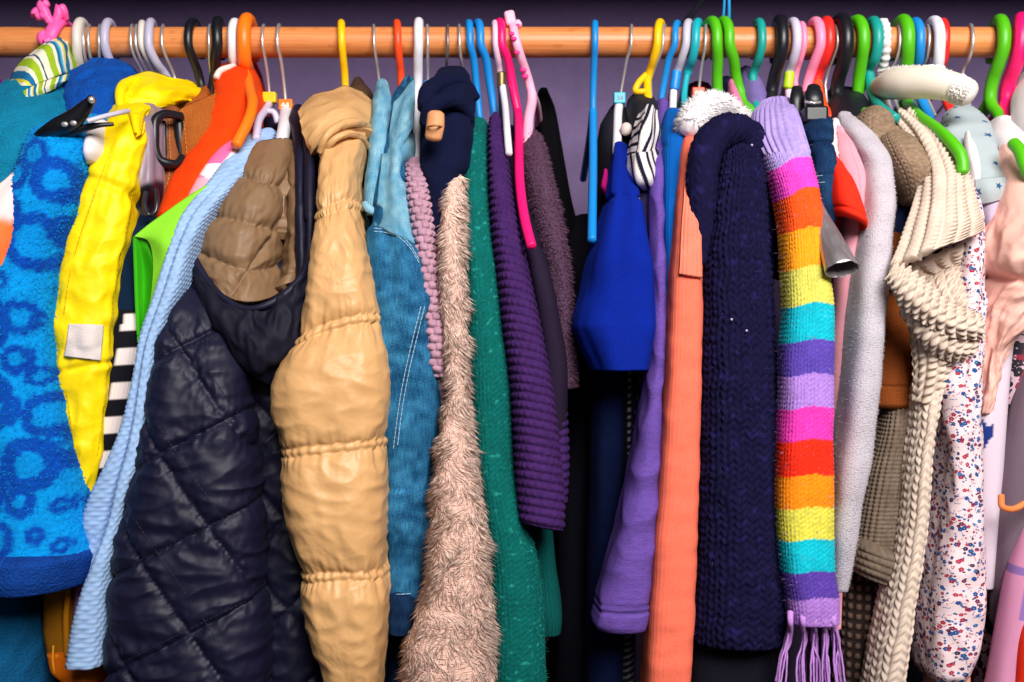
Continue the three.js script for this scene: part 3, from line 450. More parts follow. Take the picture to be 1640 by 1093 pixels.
{ // blue ring-patterned fleece robe
  const o = thing('fleece_robe', 'bright blue fleece robe with dark blue rings and a navy cuff', 'robe', P(185, 95, 0));
  const W = 0.16, H = 0.5, rings = [];
  const at = (px, py, ro, ri) => rings.push([px, py, ro, ri]);
  for (const r of [[60, 290, 26, 12], [118, 300, 34, 14], [56, 345, 20, 8], [88, 395, 42, 24], [20, 385, 24, 11], [66, 510, 26, 12], [12, 520, 46, 28], [64, 575, 22, 9], [118, 470, 20, 8], [18, 640, 48, 28], [90, 600, 15, 5], [52, 650, 24, 10], [104, 660, 32, 16], [14, 770, 44, 27], [86, 735, 40, 18], [74, 790, 24, 9], [38, 850, 30, 15], [98, 843, 14, 3], [126, 800, 12, 3], [120, 560, 14, 4], [-30, 580, 36, 18], [-30, 720, 30, 16], [-40, 840, 34, 18], [134, 730, 18, 6], [40, 455, 15, 5], [90, 260, 24, 12], [130, 380, 28, 12], [64, 708, 10, 2], [112, 700, 10, 3], [6, 452, 22, 10], [40, 240, 20, 8], [130, 860, 12, 3]]) at(...r);
  const base = lin(0x0590dc), deep = lin(0x06349a), deep2 = lin(0x0848ac), navy = lin(0x0f2e78);
  const rows = [[196, 80, 190, 0.1, 0.05], [225, 56, 172, 0.13, 0.075], [270, 40, 152, 0.145, 0.08], [330, 10, 137, 0.155, 0.085], [400, -20, 114, 0.16, 0.085], [480, -40, 98, 0.165, 0.09], [560, -50, 95, 0.168, 0.09], [640, -52, 107, 0.17, 0.095], [740, -56, 127, 0.172, 0.1], [820, -58, 141, 0.174, 0.1], [880, -58, 152, 0.175, 0.105], [884, -57, 150, 0.175, 0.1]];
  const fur = (s, y) => 0.0010 * (noise(s * 300, y * 260, 3) + noise(s * 620, y * 560, 5));
  const xc = table(rows.map((r) => r[0]), rows.map((r) => (r[1] + r[2]) / 2)), hw = table(rows.map((r) => r[0]), rows.map((r) => (r[2] - r[1]) / 2));
  const g = tube(rows, { dense: 1, nu: 150, nv: 290, folds: [{ a: 0.006, fs: 16, fy: 3, k: 12 }, { a: 0.002, fs: 44, fy: 16, k: 4 }], disp: (s, y) => fur(s, y), col: (s, y, py, fz, ux) => {
    const px = xc(py) + ux * hw(py), wob = 5 * noise(s * 170, y * 170, 2) + 3 * noise(s * 420, y * 420, 7); let t = 0, u = 0;
    for (const [rx, ry, ro, ri] of rings) { const d = Math.hypot((px - rx) * 1.0, (py - ry) * 0.92) + wob, m = sstep(ro + 3, ro - 3, d) * sstep(ri - 3, ri + 3, d); if (m > t) { t = m; } if (fz < 0) t = Math.max(t, 0); u = Math.max(u, sstep(ro + 10, ro, d) * 0.15); }
    return tinted(mix(base, mix(deep, deep2, 0.5 + 0.5 * noise(s * 40, y * 40, 6)), Math.max(t * 0.95, u)), yarnTint(s, y, 0.2));
  } });
  const fm = cloth(0xffffff, { vcol: true, bump: T.fleece, bs: 0.0008, sheen: 0.4, sc: 0x66b8ff });
  part(o, 'sleeve', g, fm);
  part(o, 'sleeve_pile', pile(g, 5000, { len: 0.0026, wid: 0.00028, spread: 1.2, down: -0.5, v1: 0.98 }), cloth(0x1590dc, { vcol: true }), 'stuff');
  const dark = cloth(0x123f8e, { vary: 0.25, vw: 0.05, bump: T.plush, bs: 0.0015, sheen: 0.3, sc: 0x4060c0 });
  part(o, 'cuff', tube([[876, -64, 153, 0.175, 0.112], [884, -66, 155, 0.176, 0.12], [905, -66, 150, 0.176, 0.12], [930, -60, 142, 0.175, 0.112], [933, -56, 136, 0.175, 0.1]], { nu: 120, nv: 30, folds: fold(SOFT, 3), closed: false }), dark);
  const cm = cloth(0x0f4ba2, { vary: 0.2, vw: 0.05, bump: T.plush, bs: 0.0016, sheen: 0.5, sc: 0x3f7fe0 });
  const collar = tube([[112, 140, 215, 0.0, 0.05], [130, 122, 222, 0.02, 0.08], [160, 116, 220, 0.05, 0.09], [200, 110, 210, 0.07, 0.08], [250, 100, 190, 0.08, 0.07]], { nu: 90, nv: 60, folds: [{ a: 0.005, fs: 26, fy: 26, k: 8 }, { a: 0.003, fs: 60, fy: 40, k: 9, ridge: 1 }], topRound: 0.01 });
  part(o, 'collar', collar, cm);
  body(o, 172, 42, 128, cm);
  part(o, 'collar_roll', sweep([P(122, 138, 0.075), P(140, 122, 0.07), P(170, 116, 0.05), P(208, 118, 0.03)], 11 * SC, { n: 40, m: 16, rough: (l, th) => 0.12 * noise(l * 110, th * 1.5, 4) }), cm);
}
{ // black clip on the blue fleece
  const o = thing('clip', 'black plastic clip with silver rivets gripping the blue fleece', 'clip', P(130, 190, 0.15));
  const m = C.black;
  part(o, 'jaw', sweep([P(60, 218, 0.168), P(88, 206, 0.176), P(118, 190, 0.18), P(136, 172, 0.184), P(147, 158, 0.188)], (u) => (6 + 7 * Math.sin(Math.PI * clamp(u * 1.05)) ** 0.8) * SC, { n: 30, m: 14, flat: 0.75 }), m);
  part(o, 'jaw', sweep([P(66, 226, 0.166), P(95, 218, 0.172), P(125, 208, 0.175), P(155, 201, 0.176), P(180, 199, 0.172)], (u) => (8 - 4.5 * u) * SC, { n: 30, m: 12, flat: 0.8 }), m);
  part(o, 'spring', sweep([P(140, 194, 0.185), P(165, 187, 0.178), P(190, 181, 0.165), P(205, 178, 0.15)], 3.4 * SC, { n: 16, m: 8 }), C.greyClear);
  for (const [x, y] of [[103, 199], [117, 197]]) { const g = new THREE.SphereGeometry(4.2 * SC, 14, 10); g.scale(1.1, 0.8, 0.6); const p = P(x, y, 0.191); g.translate(p.x, p.y, p.z); part(o, 'rivet', g, chrome); }
  const tip = new THREE.SphereGeometry(4.5 * SC, 14, 10); { const p = P(146, 160, 0.193); tip.translate(p.x, p.y, p.z); } part(o, 'rivet', tip, chrome);
}
{ // white rounded shoulder between clip and yellow coat
  const o = thing('shirt', 'rounded white shoulder between the black clip and yellow raincoat', 'shirt', P(165, 195, 0.08));
  part(o, 'shoulder', tube([[203, 154, 172, 0.13, 0.03], [220, 147, 172, 0.142, 0.045], [250, 143, 170, 0.148, 0.05], [263, 147, 166, 0.146, 0.045], [290, 150, 166, 0.1, 0.03], [500, 110, 150, 0.1, 0.04]], { folds: fold(SOFT, 4, 0.6) }), cloth(0xeadfe4, { bump: T.weave, bs: 0.0003 }));
}
{ // yellow raincoat
  const o = thing('raincoat', 'bright yellow raincoat with a white square patch on its front', 'raincoat', P(280, 115, 0));
  const m = cloth(0xfbd800, { rough: 0.5, bump: T.crinkle, bs: 0.0006 });
  const crease = (s, y, fz, py) => 0.003 * noise(s * 22, y * 48, 4) - 0.0035 * Math.exp(-(((py - 300 - s * 500) / 7) ** 2)) - 0.003 * Math.exp(-(((py - 590 + s * 300) / 5) ** 2)) + 0.0018 * Math.exp(-(((Math.abs(s) - 0.03) / 0.0035) ** 2));
  const rows = [[166, 194, 246, 0.07, 0.03], [185, 188, 243, 0.095, 0.045], [215, 177, 239, 0.115, 0.055], [260, 160, 235, 0.128, 0.06], [320, 140, 220, 0.138, 0.06], [360, 126, 214, 0.142, 0.06], [420, 110, 200, 0.148, 0.06], [500, 95, 189, 0.152, 0.06], [560, 92, 183, 0.152, 0.06], [640, 98, 177, 0.152, 0.058], [740, 112, 164, 0.15, 0.05], [800, 122, 153, 0.147, 0.045], [850, 124, 150, 0.142, 0.04]];
  const g = tube(rows, { dense: 1, nu: 80, nv: 230, folds: [{ a: 0.005, fs: 22, fy: 4, k: 31 }, { a: 0.0022, fs: 60, fy: 34, k: 5, ridge: 1 }], disp: crease, e: 3 });
  part(o, 'front_placket', g, m);
  body(o, 292, 36, 150, m, { depth: 0.2, z: -0.03 });
  const col = sheet([[[189, 150, 0.06], [200, 134, 0.055], [232, 124, 0.04], [280, 128, 0.015], [318, 142, -0.02], [332, 152, -0.04]], [[190, 162, 0.085], [208, 156, 0.085], [238, 148, 0.075], [280, 148, 0.05], [312, 152, 0.015], [330, 156, -0.02]], [[200, 178, 0.085], [220, 182, 0.09], [244, 178, 0.08], [272, 170, 0.06], [300, 160, 0.03], [328, 160, -0.02]]], { nu: 80, nv: 40, th: 0.008, folds: [{ a: 0.004, fs: 30, fy: 22, k: 3 }, { a: 0.003, fs: 45, fy: 45, k: 6, ridge: 1 }] });
  part(o, 'collar', col, m);
  part(o, 'collar_roll', sweep([P(192, 172, 0.098), P(192, 150, 0.09), P(200, 135, 0.075), P(228, 126, 0.055), P(262, 127, 0.03), P(300, 136, 0), P(328, 150, -0.035)], (u) => (6 + 2 * Math.sin(u * 9)) * SC, { n: 50, m: 12 }), m);
  part(o, 'flap', sheet([lay(g, [[238, 176], [240, 200]], 0.004), lay(g, [[222, 188], [228, 222]], 0.009), lay(g, [[208, 176], [220, 206]], 0.005)], { nu: 20, nv: 20, th: 0.004 }), m);
  const pr = []; for (let i = 0; i <= 8; i++) { const t = i / 8; pr.push(lay(g, [0, 0.25, 0.5, 0.75, 1].map((u) => [112 + (167 - 112) * u - t * 7 + u * t * 2, 519 + t * 52 + u * (2 + t * 5)]), 0.0022)); }
  const patch = sheet(pr.map((r) => r), { nu: 30, nv: 30, th: 0.0016, folds: [{ a: 0.0006, fs: 90, fy: 90, k: 2 }] });
  part(o, 'patch', patch, cloth(0xdccfcb, { rough: 0.9, bump: T.fleece, bs: 0.0004 }));
  const hemLine = (ys, k) => stitches(lay(g, ys, 0.0009), 0.003, 0.0016, 0.00028);
  const sm = cloth(0xc9a400, { rough: 0.7 });
  part(o, 'stitching', hemLine([[200, 182], [178, 240], [152, 310], [128, 380], [112, 440], [103, 500], [101, 560], [107, 630], [120, 720]]), sm, 'stuff');
  part(o, 'stitching', hemLine([[226, 240], [212, 310], [203, 370], [188, 440], [179, 510], [174, 580], [168, 650], [156, 730]]), sm, 'stuff');
}
{ // mauve grey garment with dark lower part behind the black loop
  const o = thing('satin_blouse', 'shiny grey mauve satin sleeve beside the yellow raincoat', 'blouse', P(262, 170, 0.02));
  const a = lin(0x8a7788), b = lin(0x151423);
  part(o, 'sleeve', tube([[178, 232, 262, 0.075, 0.03], [200, 228, 264, 0.1, 0.045], [250, 228, 262, 0.11, 0.05], [300, 222, 262, 0.116, 0.05], [340, 216, 262, 0.105, 0.05], [420, 200, 250, 0.11, 0.05], [520, 190, 240, 0.105, 0.05]], { nu: 70, nv: 120, folds: [{ a: 0.008, fs: 55, fy: 5, k: 8 }, { a: 0.002, fs: 90, fy: 22, k: 5 }], col: (s, y, py, fz, ux) => mix(a, b, sstep(300, 312, py + ux * 14 + 6 * noise(s * 60, y * 60))) }), cloth(0xffffff, { vcol: true, rough: 0.35, sheen: 0.4 }));
  body(o, 285, 22, 205, cloth(0x15141f), { depth: 0.16 });
}
{ // brown corduroy / suede
  const o = thing('suede_jacket', 'brown suede jacket with topstitched edges between yellow and orange', 'jacket', P(330, 135, 0));
  const m = cloth(0xa85a24, { vary: 0.14, vw: 0.05, vf: 30, bump: T.fleece, bs: 0.0006 }), m2 = cloth(0x8a4e2c, { vary: 0.16, vw: 0.05, vf: 30, bump: T.fleece, bs: 0.0006 });
  const g = sheet([[[285, 181, 0.084], [318, 163, 0.072], [354, 146, 0.045]], [[289, 215, 0.092], [318, 205, 0.09], [352, 186, 0.07]], [[294, 258, 0.094], [312, 248, 0.094], [336, 232, 0.08]], [[297, 300, 0.094], [303, 298, 0.094], [314, 288, 0.085]]], { nu: 40, nv: 60, th: 0.006, folds: [{ a: 0.003, fs: 30, fy: 20, k: 3 }] });
  part(o, 'lapel', g, m);
  const f = tube([[180, 262, 290, 0.075, 0.02], [230, 262, 290, 0.085, 0.025], [265, 264, 292, 0.09, 0.028], [300, 258, 284, 0.095, 0.028], [340, 256, 276, 0.098, 0.025], [420, 246, 262, 0.1, 0.025]], { nu: 50, nv: 90, folds: fold(EVEN, 6) });
  part(o, 'front_edge', f, m2);
  const th = cloth(0xd08a50, { rough: 0.8 });
  part(o, 'stitching', stitches(lay(g, [[292, 176], [295, 200], [298, 230], [300, 255]], 0.001), 0.003, 0.0013, 0.00035), th, 'stuff');
  part(o, 'stitching', stitches(lay(f, [[272, 190], [272, 225], [273, 262], [268, 300], [264, 335]], 0.001), 0.003, 0.0013, 0.00035), th, 'stuff');
  body(o, 338, 24, 150, m, { depth: 0.2 });
}
{ // black loop
  const o = thing('clip', 'squarish black plastic loop in front of the brown suede', 'clip', P(268, 190, 0.06));
  const q = [[290, 186, 0.1], [262, 183, 0.112], [249, 192, 0.118], [247, 215, 0.12], [248, 240, 0.12], [255, 256, 0.118], [270, 262, 0.114], [284, 262, 0.108], [292, 252, 0.102]];
  part(o, 'loop', sweep(q.map((a) => P(...a)), (u) => (5.6 + 1.2 * Math.sin(u * Math.PI)) * SC, { n: 60, m: 14 }), C.black);
  part(o, 'back_plate', sweep([P(286, 186, 0.092), P(288, 220, 0.092), P(291, 256, 0.09)], 8 * SC, { n: 20, m: 12 }), C.black);
  part(o, 'inner_bar', sweep([P(262, 195, 0.1), P(263, 225, 0.102), P(264, 254, 0.102)], 3 * SC, { n: 20, m: 10 }), C.black);
  const b = thing('clip', 'glossy clear black loop at the dark satin hem', 'clip', P(240, 320, 0.13));
  part(b, 'loop', sweep([P(234, 308, 0.14), P(231, 328, 0.145), P(238, 345, 0.147), P(248, 340, 0.146), P(251, 318, 0.142), P(249, 304, 0.136)], 3.4 * SC, { n: 36, m: 12 }), plastic(0x22222e, 0.15));
}
{ // orange-red fleece
  const o = thing('fleece_jacket', 'bright orange red fleece under the thick orange hanger', 'jacket', P(390, 100, 0));
  const m = cloth(0xf4440c, { vary: 0.1, vw: 0.08, bump: T.fleece, bs: 0.001, sheen: 0.3, sc: 0xff8a40 });
  const g = tube([[112, 350, 408, -0.02, 0.05], [130, 346, 414, 0.0, 0.07], [160, 346, 416, 0.02, 0.08], [200, 334, 412, 0.04, 0.085], [240, 314, 392, 0.06, 0.08], [280, 292, 362, 0.078, 0.075], [330, 270, 330, 0.09, 0.07], [400, 250, 300, 0.095, 0.06], [520, 230, 280, 0.095, 0.06]], { nu: 90, nv: 160, folds: [{ a: 0.006, fs: 18, fy: 16, k: 9 }, { a: 0.003, fs: 30, fy: 30, k: 7, ridge: 1 }] });
  part(o, 'sleeve', g, m);
  part(o, 'collar', sweep([P(346, 124, 0.035), P(352, 114, 0.03), P(368, 108, 0.02), P(380, 106, 0)], 5 * SC, { n: 24, m: 12 }), cloth(0xf4d8d2, { bump: T.fleece, bs: 0.0005 }));
  body(o, 386, 26, 122, m, { depth: 0.2 });
  const r = thing('jacket', 'plain red shoulder behind the thick orange hanger', 'jacket', P(408, 95, 0));
  const rm = cloth(0xe2100f, { vary: 0.05, bump: T.weave, bs: 0.0003, rough: 0.7 });
  part(r, 'shoulder', tube([[98, 398, 408, -0.05, 0.04], [115, 394, 415, -0.045, 0.05], [150, 390, 420, -0.03, 0.08], [190, 384, 426, -0.02, 0.09], [300, 380, 426, -0.02, 0.1], [900, 372, 420, -0.02, 0.14]], { folds: fold(SOFT, 8, 0.7) }), rm);
}
{ // pink and white
  const o = thing('shirt', 'pink and white patterned shirt peeking beside the orange fleece', 'shirt', P(372, 225, 0.04));
  const a = lin(0xf56fa6), b = lin(0xf7e9ee), c = lin(0xf3a9bb);
  part(o, 'sleeve', tube([[226, 366, 396, 0.075, 0.02], [250, 345, 392, 0.09, 0.035], [275, 328, 372, 0.098, 0.04], [305, 312, 352, 0.105, 0.04], [360, 286, 322, 0.11, 0.04], [460, 254, 288, 0.115, 0.04]], { nu: 60, nv: 110, folds: fold(CRISP, 5, 0.5), col: (s, y, py, fz, ux) => py > 268 && py < 290 + ux * 8 ? b : py > 289 ? c : ux > 0.45 ? b : a }), cloth(0xffffff, { vcol: true, rough: 0.8, bump: T.weave, bs: 0.0002 }));
}
{ // black and white striped sleeve
  const o = thing('striped_shirt', 'navy sleeve with white stripes between yellow raincoat and lime shirt', 'shirt', P(240, 330, 0.08));
  const a = lin(0xe9dada), k = lin(0x14141c), n = lin(0x0c2038);
  part(o, 'sleeve', tube([[330, 212, 262, 0.105, 0.03], [380, 186, 256, 0.12, 0.045], [450, 180, 250, 0.128, 0.05], [520, 178, 246, 0.132, 0.05], [600, 164, 236, 0.135, 0.05], [700, 150, 214, 0.137, 0.05], [780, 140, 190, 0.137, 0.05], [860, 134, 176, 0.135, 0.045]], { dense: 1, nu: 44, nv: 380, folds: fold(EVEN, 4), col: (s, y, py, fz, ux) => { if (py < 498) return n; const t = (py - 503 + ux * 2) / 53.5, q = t - Math.floor(t); return mix(k, a, ux > 0.02 - (py - 500) * 0.001 ? sstep(0, 0.06, q) * sstep(0.55, 0.49, q) : 0); } }), cloth(0xffffff, { vcol: true, bump: T.finerib, bs: 0.0003 }));
  body(o, 270, 24, 300, cloth(0x14141c), { depth: 0.16 });
}
{ // lime shirt
  const o = thing('shirt', 'lime green shirt with a pointed folded edge', 'shirt', P(330, 290, 0.1));
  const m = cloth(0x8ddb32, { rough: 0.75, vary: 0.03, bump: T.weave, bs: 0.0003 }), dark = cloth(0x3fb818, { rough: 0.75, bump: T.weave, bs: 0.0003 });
  part(o, 'front', sheet([[[214, 379, 0.168], [245, 356, 0.16], [280, 332, 0.15], [332, 298, 0.14]], [[238, 388, 0.166], [262, 388, 0.172], [288, 372, 0.165], [318, 345, 0.15]], [[246, 430, 0.164], [262, 432, 0.168], [280, 424, 0.165], [300, 410, 0.15]], [[240, 500, 0.162], [248, 500, 0.165], [256, 498, 0.162], [268, 490, 0.15]], [[224, 550, 0.16], [228, 550, 0.161], [232, 549, 0.16], [240, 545, 0.15]]], { nu: 50, nv: 80, th: 0.0025, folds: [{ a: 0.003, fs: 40, fy: 10, k: 6 }] }), m);
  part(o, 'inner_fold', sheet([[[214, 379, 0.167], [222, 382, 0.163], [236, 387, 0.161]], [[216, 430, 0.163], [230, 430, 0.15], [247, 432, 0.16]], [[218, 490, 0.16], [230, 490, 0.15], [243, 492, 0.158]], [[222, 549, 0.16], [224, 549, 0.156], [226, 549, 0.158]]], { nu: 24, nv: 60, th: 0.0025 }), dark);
  body(o, 345, 20, 300, m, { depth: 0.2, bottom: 900 });
}
{ // light blue knitted cardigan
  const o = thing('knit_cardigan', 'pale blue seed stitch cardigan with two hanging bands', 'cardigan', P(430, 200, 0.02));
  const bl = lin(0x98b6de);
  const mt = cloth(0xffffff, { vcol: true });
  const seedst = (s, y) => { const r = Math.floor(y / 0.0046), u = (s / 0.0052 + (r % 2) * 0.5); return 0.0013 * Math.sqrt(clamp(1 - ((u - Math.floor(u) - 0.5) / 0.5) ** 2)) * Math.sqrt(clamp(1 - ((y / 0.0046 - r - 0.5) / 0.5) ** 2)); };
  const cl = (s, y) => { return tinted(bl, yarnTint(s, y, 0.18)); };
  const opt = { dense: 1, nu: 92, nv: 390, e: 3.2, disp: (s, y) => seedst(s, y), col: cl, folds: fold(EVEN, 9, 0.6) };
  const g1 = tube([[218, 404, 440, 0.05, 0.03], [240, 382, 424, 0.075, 0.04], [290, 346, 376, 0.11, 0.045], [350, 302, 322, 0.14, 0.045], [400, 282, 300, 0.152, 0.045], [480, 256, 276, 0.162, 0.045], [540, 236, 256, 0.168, 0.045], [600, 226, 244, 0.17, 0.045], [680, 205, 232, 0.172, 0.045], [740, 180, 214, 0.172, 0.045], [790, 154, 202, 0.17, 0.045], [830, 142, 192, 0.168, 0.045], [870, 150, 180, 0.166, 0.04], [940, 142, 170, 0.162, 0.04], [1040, 128, 160, 0.158, 0.04]], opt);
  part(o, 'front_band', g1, mt);
  const g2 = tube([[216, 420, 444, 0.05, 0.03], [245, 398, 432, 0.075, 0.04], [300, 356, 384, 0.115, 0.045], [350, 318, 342, 0.142, 0.045], [400, 297, 316, 0.156, 0.045], [470, 273, 294, 0.168, 0.045], [520, 254, 272, 0.174, 0.04], [560, 243, 258, 0.177, 0.04], [650, 228, 246, 0.18, 0.04], [720, 213, 237, 0.181, 0.04], [770, 200, 222, 0.181, 0.045], [830, 186, 206, 0.18, 0.045], [880, 168, 194, 0.18, 0.05], [940, 145, 184, 0.178, 0.055], [1000, 128, 180, 0.176, 0.055], [1056, 119, 176, 0.174, 0.055]], opt);
  part(o, 'front_band', g2, mt);
  body(o, 424, 18, 214, cloth(0xb4c6e6, { vary: 0.1, bump: T.seed, bs: 0.001 }), { depth: 0.14, z: -0.02, bottom: 1100, slant: -60 });
}
{ // mustard and orange garment at the bottom
  const o = thing('trousers', 'mustard trousers with an orange hem low beneath the navy cuff', 'trousers', P(130, 880, 0.1));
  const m = cloth(0x9a6210, { vary: 0.08, bump: T.twill, bs: 0.0004 }), h = cloth(0xd9690c, { vary: 0.06, bump: T.twill, bs: 0.0004 });
  part(o, 'leg', tube([[800, 84, 140, 0.12, 0.05], [900, 78, 140, 0.125, 0.05], [1000, 74, 142, 0.128, 0.05], [1060, 84, 150, 0.128, 0.05]], { folds: fold(SOFT, 11, 0.8) }), m);
  part(o, 'hem', tube([[1040, 84, 168, 0.135, 0.055], [1066, 90, 170, 0.138, 0.055], [1084, 108, 168, 0.138, 0.05]], { nv: 30, folds: fold(SOFT, 12, 0.8) }), h);
  part(o, 'placket_edge', sweep([P(112, 925, 0.157), P(106, 980, 0.16), P(107, 1050, 0.16)], 4 * SC, { n: 20 }), cloth(0xb87412, { bump: T.twill, bs: 0.0003 }));
  part(o, 'drawstring', sweep([P(85, 1035, 0.157), P(84, 1062, 0.16), P(90, 1084, 0.16), P(93, 1070, 0.16), P(91, 1050, 0.157)], 1.6 * SC, { n: 20, m: 6 }), cloth(0xc98a20));
  const r = thing('shirt', 'scrap of red cloth under the orange hem', 'shirt', P(160, 1040, 0.1));
  part(r, 'hem', tube([[1030, 146, 178, 0.115, 0.03], [1130, 144, 182, 0.115, 0.03]], { nv: 20, folds: SOFT }), cloth(0xd4123a, { bump: T.weave, bs: 0.0003 }));
  const t = thing('velvet_trousers', 'teal blue velvet hanging low in the left corner', 'trousers', P(20, 880, 0.1));
  part(t, 'leg', tube([[820, -60, 50, 0.12, 0.05], [940, -70, 62, 0.13, 0.08], [1000, -70, 72, 0.135, 0.08], [1150, -70, 78, 0.135, 0.08]], { nu: 70, folds: [{ a: 0.004, fs: 20, fy: 12, k: 3 }, { a: 0.003, fs: 30, fy: 26, k: 9, ridge: 1 }] }), cloth(0x0d4f7a, { vary: 0.2, vw: 0.06, vf: 30, bump: T.plush, bs: 0.0012, sheen: 0.5, sc: 0x2a84b0 }));
  const mv = thing('sweater', 'mauve knitted sleeve edge beside the pale blue cardigan hem', 'sweater', P(145, 850, 0.1));
  part(mv, 'sleeve', tube([[800, 138, 176, 0.12, 0.03], [880, 134, 168, 0.14, 0.035], [960, 124, 156, 0.144, 0.035], [1030, 120, 150, 0.144, 0.03]], { nu: 60, nv: 80, folds: fold(EVEN, 3) }), cloth(0x9a628e, { vary: 0.15, bump: T.seed, bs: 0.001 }));
}
// ---------------------------------------------------------------- clothes: middle
{ // navy quilted jacket with bronze quilted hood lining
  const o = thing('quilted_jacket', 'navy quilted jacket with a bronze brown quilted hood lining', 'jacket', P(465, 165, 0));
  const nylon = cloth(0x111029, { rough: 0.56, bump: T.crinkle, bs: 0.00025, spec: 0.7 }), bronze = cloth(0x84664a, { rough: 0.52, bump: T.crinkle, bs: 0.00025, spec: 0.6 });
  const quilt = (px, py, sp, a1, a2, o1, o2, sq = sp) => { const wb = 0, A = (py + a1 * px + o1 + wb) / sp, B = (py - a2 * px + o2 + wb) / sq; const da = Math.abs(A - Math.round(A)) * sp / Math.hypot(1, a1), db = Math.abs(B - Math.round(B)) * sq / Math.hypot(1, a2); return Math.min(da, db); };
  const puff = (d, px, py, amp, wr = 0.003) => amp * (-Math.exp(-d / 7) - 0.12 * Math.exp(-d / 22)) + 0.0026 * Math.exp(-d / 20) * noise(px * 0.13, py * 0.07, 3) + 0.001 * noise(px * 0.05, py * 0.05, 7) + wr * (0.3 - Math.abs(noise(px * 0.012 + 0.3 * noise(px * 0.02, py * 0.02, 2), py * 0.03, 8)) * 1.6) * sstep(2, 20, d);
  const rows = [[452, 296, 330, 0.135, 0.03], [480, 278, 360, 0.15, 0.05], [540, 252, 388, 0.162, 0.07], [600, 240, 404, 0.168, 0.08], [700, 220, 415, 0.172, 0.085], [790, 202, 420, 0.174, 0.085], [850, 188, 424, 0.174, 0.085], [950, 180, 430, 0.174, 0.085], [1100, 172, 440, 0.172, 0.085]];
  const T2 = rows.map((r) => r[0]), xc = table(T2, rows.map((r) => (r[1] + r[2]) / 2)), hw = table(T2, rows.map((r) => (r[2] - r[1]) / 2));
  const g = tube(rows, { dense: 1, nu: 118, nv: 300, e: 2.6, folds: [{ a: 0.006, fs: 22, fy: 5, k: 5 }], disp: (s, y, fz, py, ux) => { const px = xc(py) + ux * hw(py); return puff(quilt(px, py, 150, 0.5, 1.45, 40, 95, 205), px, py, 0.005); } });
  part(o, 'sleeve', g, nylon);
  // the stitching in the quilting grooves
  const f = tube([[420, 372, 500, 0.09, 0.05], [500, 350, 506, 0.11, 0.07], [600, 380, 512, 0.115, 0.075], [760, 400, 516, 0.118, 0.08], [1100, 410, 530, 0.118, 0.08]], { nu: 90, nv: 220, folds: [{ a: 0.005, fs: 22, fy: 3, k: 8 }], disp: (s, y, fz, py, ux) => puff(quilt(ux * 70, py, 140, 0.8, 0.9, 10, 30), ux * 70 + 300, py, 0.004) });
  part(o, 'front_panel', f, nylon);
  body(o, 440, 44, 200, nylon, { depth: 0.2, z: -0.03, slant: 20 });
  // hood: the lining faces the viewer, a navy rim runs round it
  const Lq = (s, y, u, v) => { const px = u * 170, py = v * 250, cv = 10 * Math.sin(u * 2.6), d = Math.min(Math.abs(py - 46 - 0.2 * px - cv), Math.abs(py - 108 - 0.22 * px - cv), Math.abs(py - 178 - 0.12 * px - cv), Math.abs(px - 172 + (py - 92) * 0.72) / 1.2); return puff(d, px * 0.8 + 40, py + 9, 0.0058, 0.0016); };
  const lining = sheet([
    [[398, 250, 0.085], [418, 232, 0.088], [440, 228, 0.088], [458, 226, 0.08], [470, 234, 0.07]],
    [[352, 300, 0.11], [388, 285, 0.126], [420, 280, 0.13], [446, 280, 0.116], [458, 280, 0.085]],
    [[318, 362, 0.132], [360, 350, 0.15], [404, 345, 0.153], [440, 345, 0.132], [457, 345, 0.085]],
    [[306, 405, 0.14], [345, 415, 0.16], [388, 420, 0.163], [430, 415, 0.138], [458, 402, 0.09]],
    [[325, 440, 0.14], [352, 468, 0.168], [390, 486, 0.172], [430, 478, 0.15], [462, 450, 0.1]]], { nu: 90, nv: 100, th: 0.008, disp: Lq });
  part(o, 'hood_lining', lining, bronze);
  const lining2 = sheet([
    [[462, 232, 0.06], [474, 236, 0.085], [486, 244, 0.095]],
    [[454, 300, 0.07], [470, 298, 0.115], [487, 300, 0.115]],
    [[452, 370, 0.08], [468, 368, 0.125], [487, 368, 0.125]],
    [[448, 425, 0.09], [466, 425, 0.135], [486, 418, 0.13]],
    [[430, 470, 0.12], [452, 462, 0.145], [478, 440, 0.135]]], { nu: 60, nv: 110, th: 0.008, disp: (s, y, u, v) => { const q = v * 3.4 + 0.25 * u, d = Math.abs(q - Math.round(q)) * 60; return puff(d, u * 50 + 400, v * 240, 0.003, 0.0012); } });
  part(o, 'hood_lining', lining2, bronze);
  const rim = [[478, 196, 0.05], [488, 212, 0.075], [495, 250, 0.11], [496, 310, 0.132], [496, 370, 0.145], [492, 420, 0.158], [478, 450, 0.172], [450, 476, 0.182], [418, 492, 0.188], [388, 494, 0.186], [355, 476, 0.178], [330, 448, 0.165], [308, 408, 0.15], [300, 385, 0.135]];
  part(o, 'hood_rim', sweep(rim.map((a) => P(...a)), (u) => (5 + 1.5 * Math.sin(u * 24) * 0.4 + (u < 0.4 ? 2.5 : 0)) * SC, { n: 120, m: 12 }), nylon);
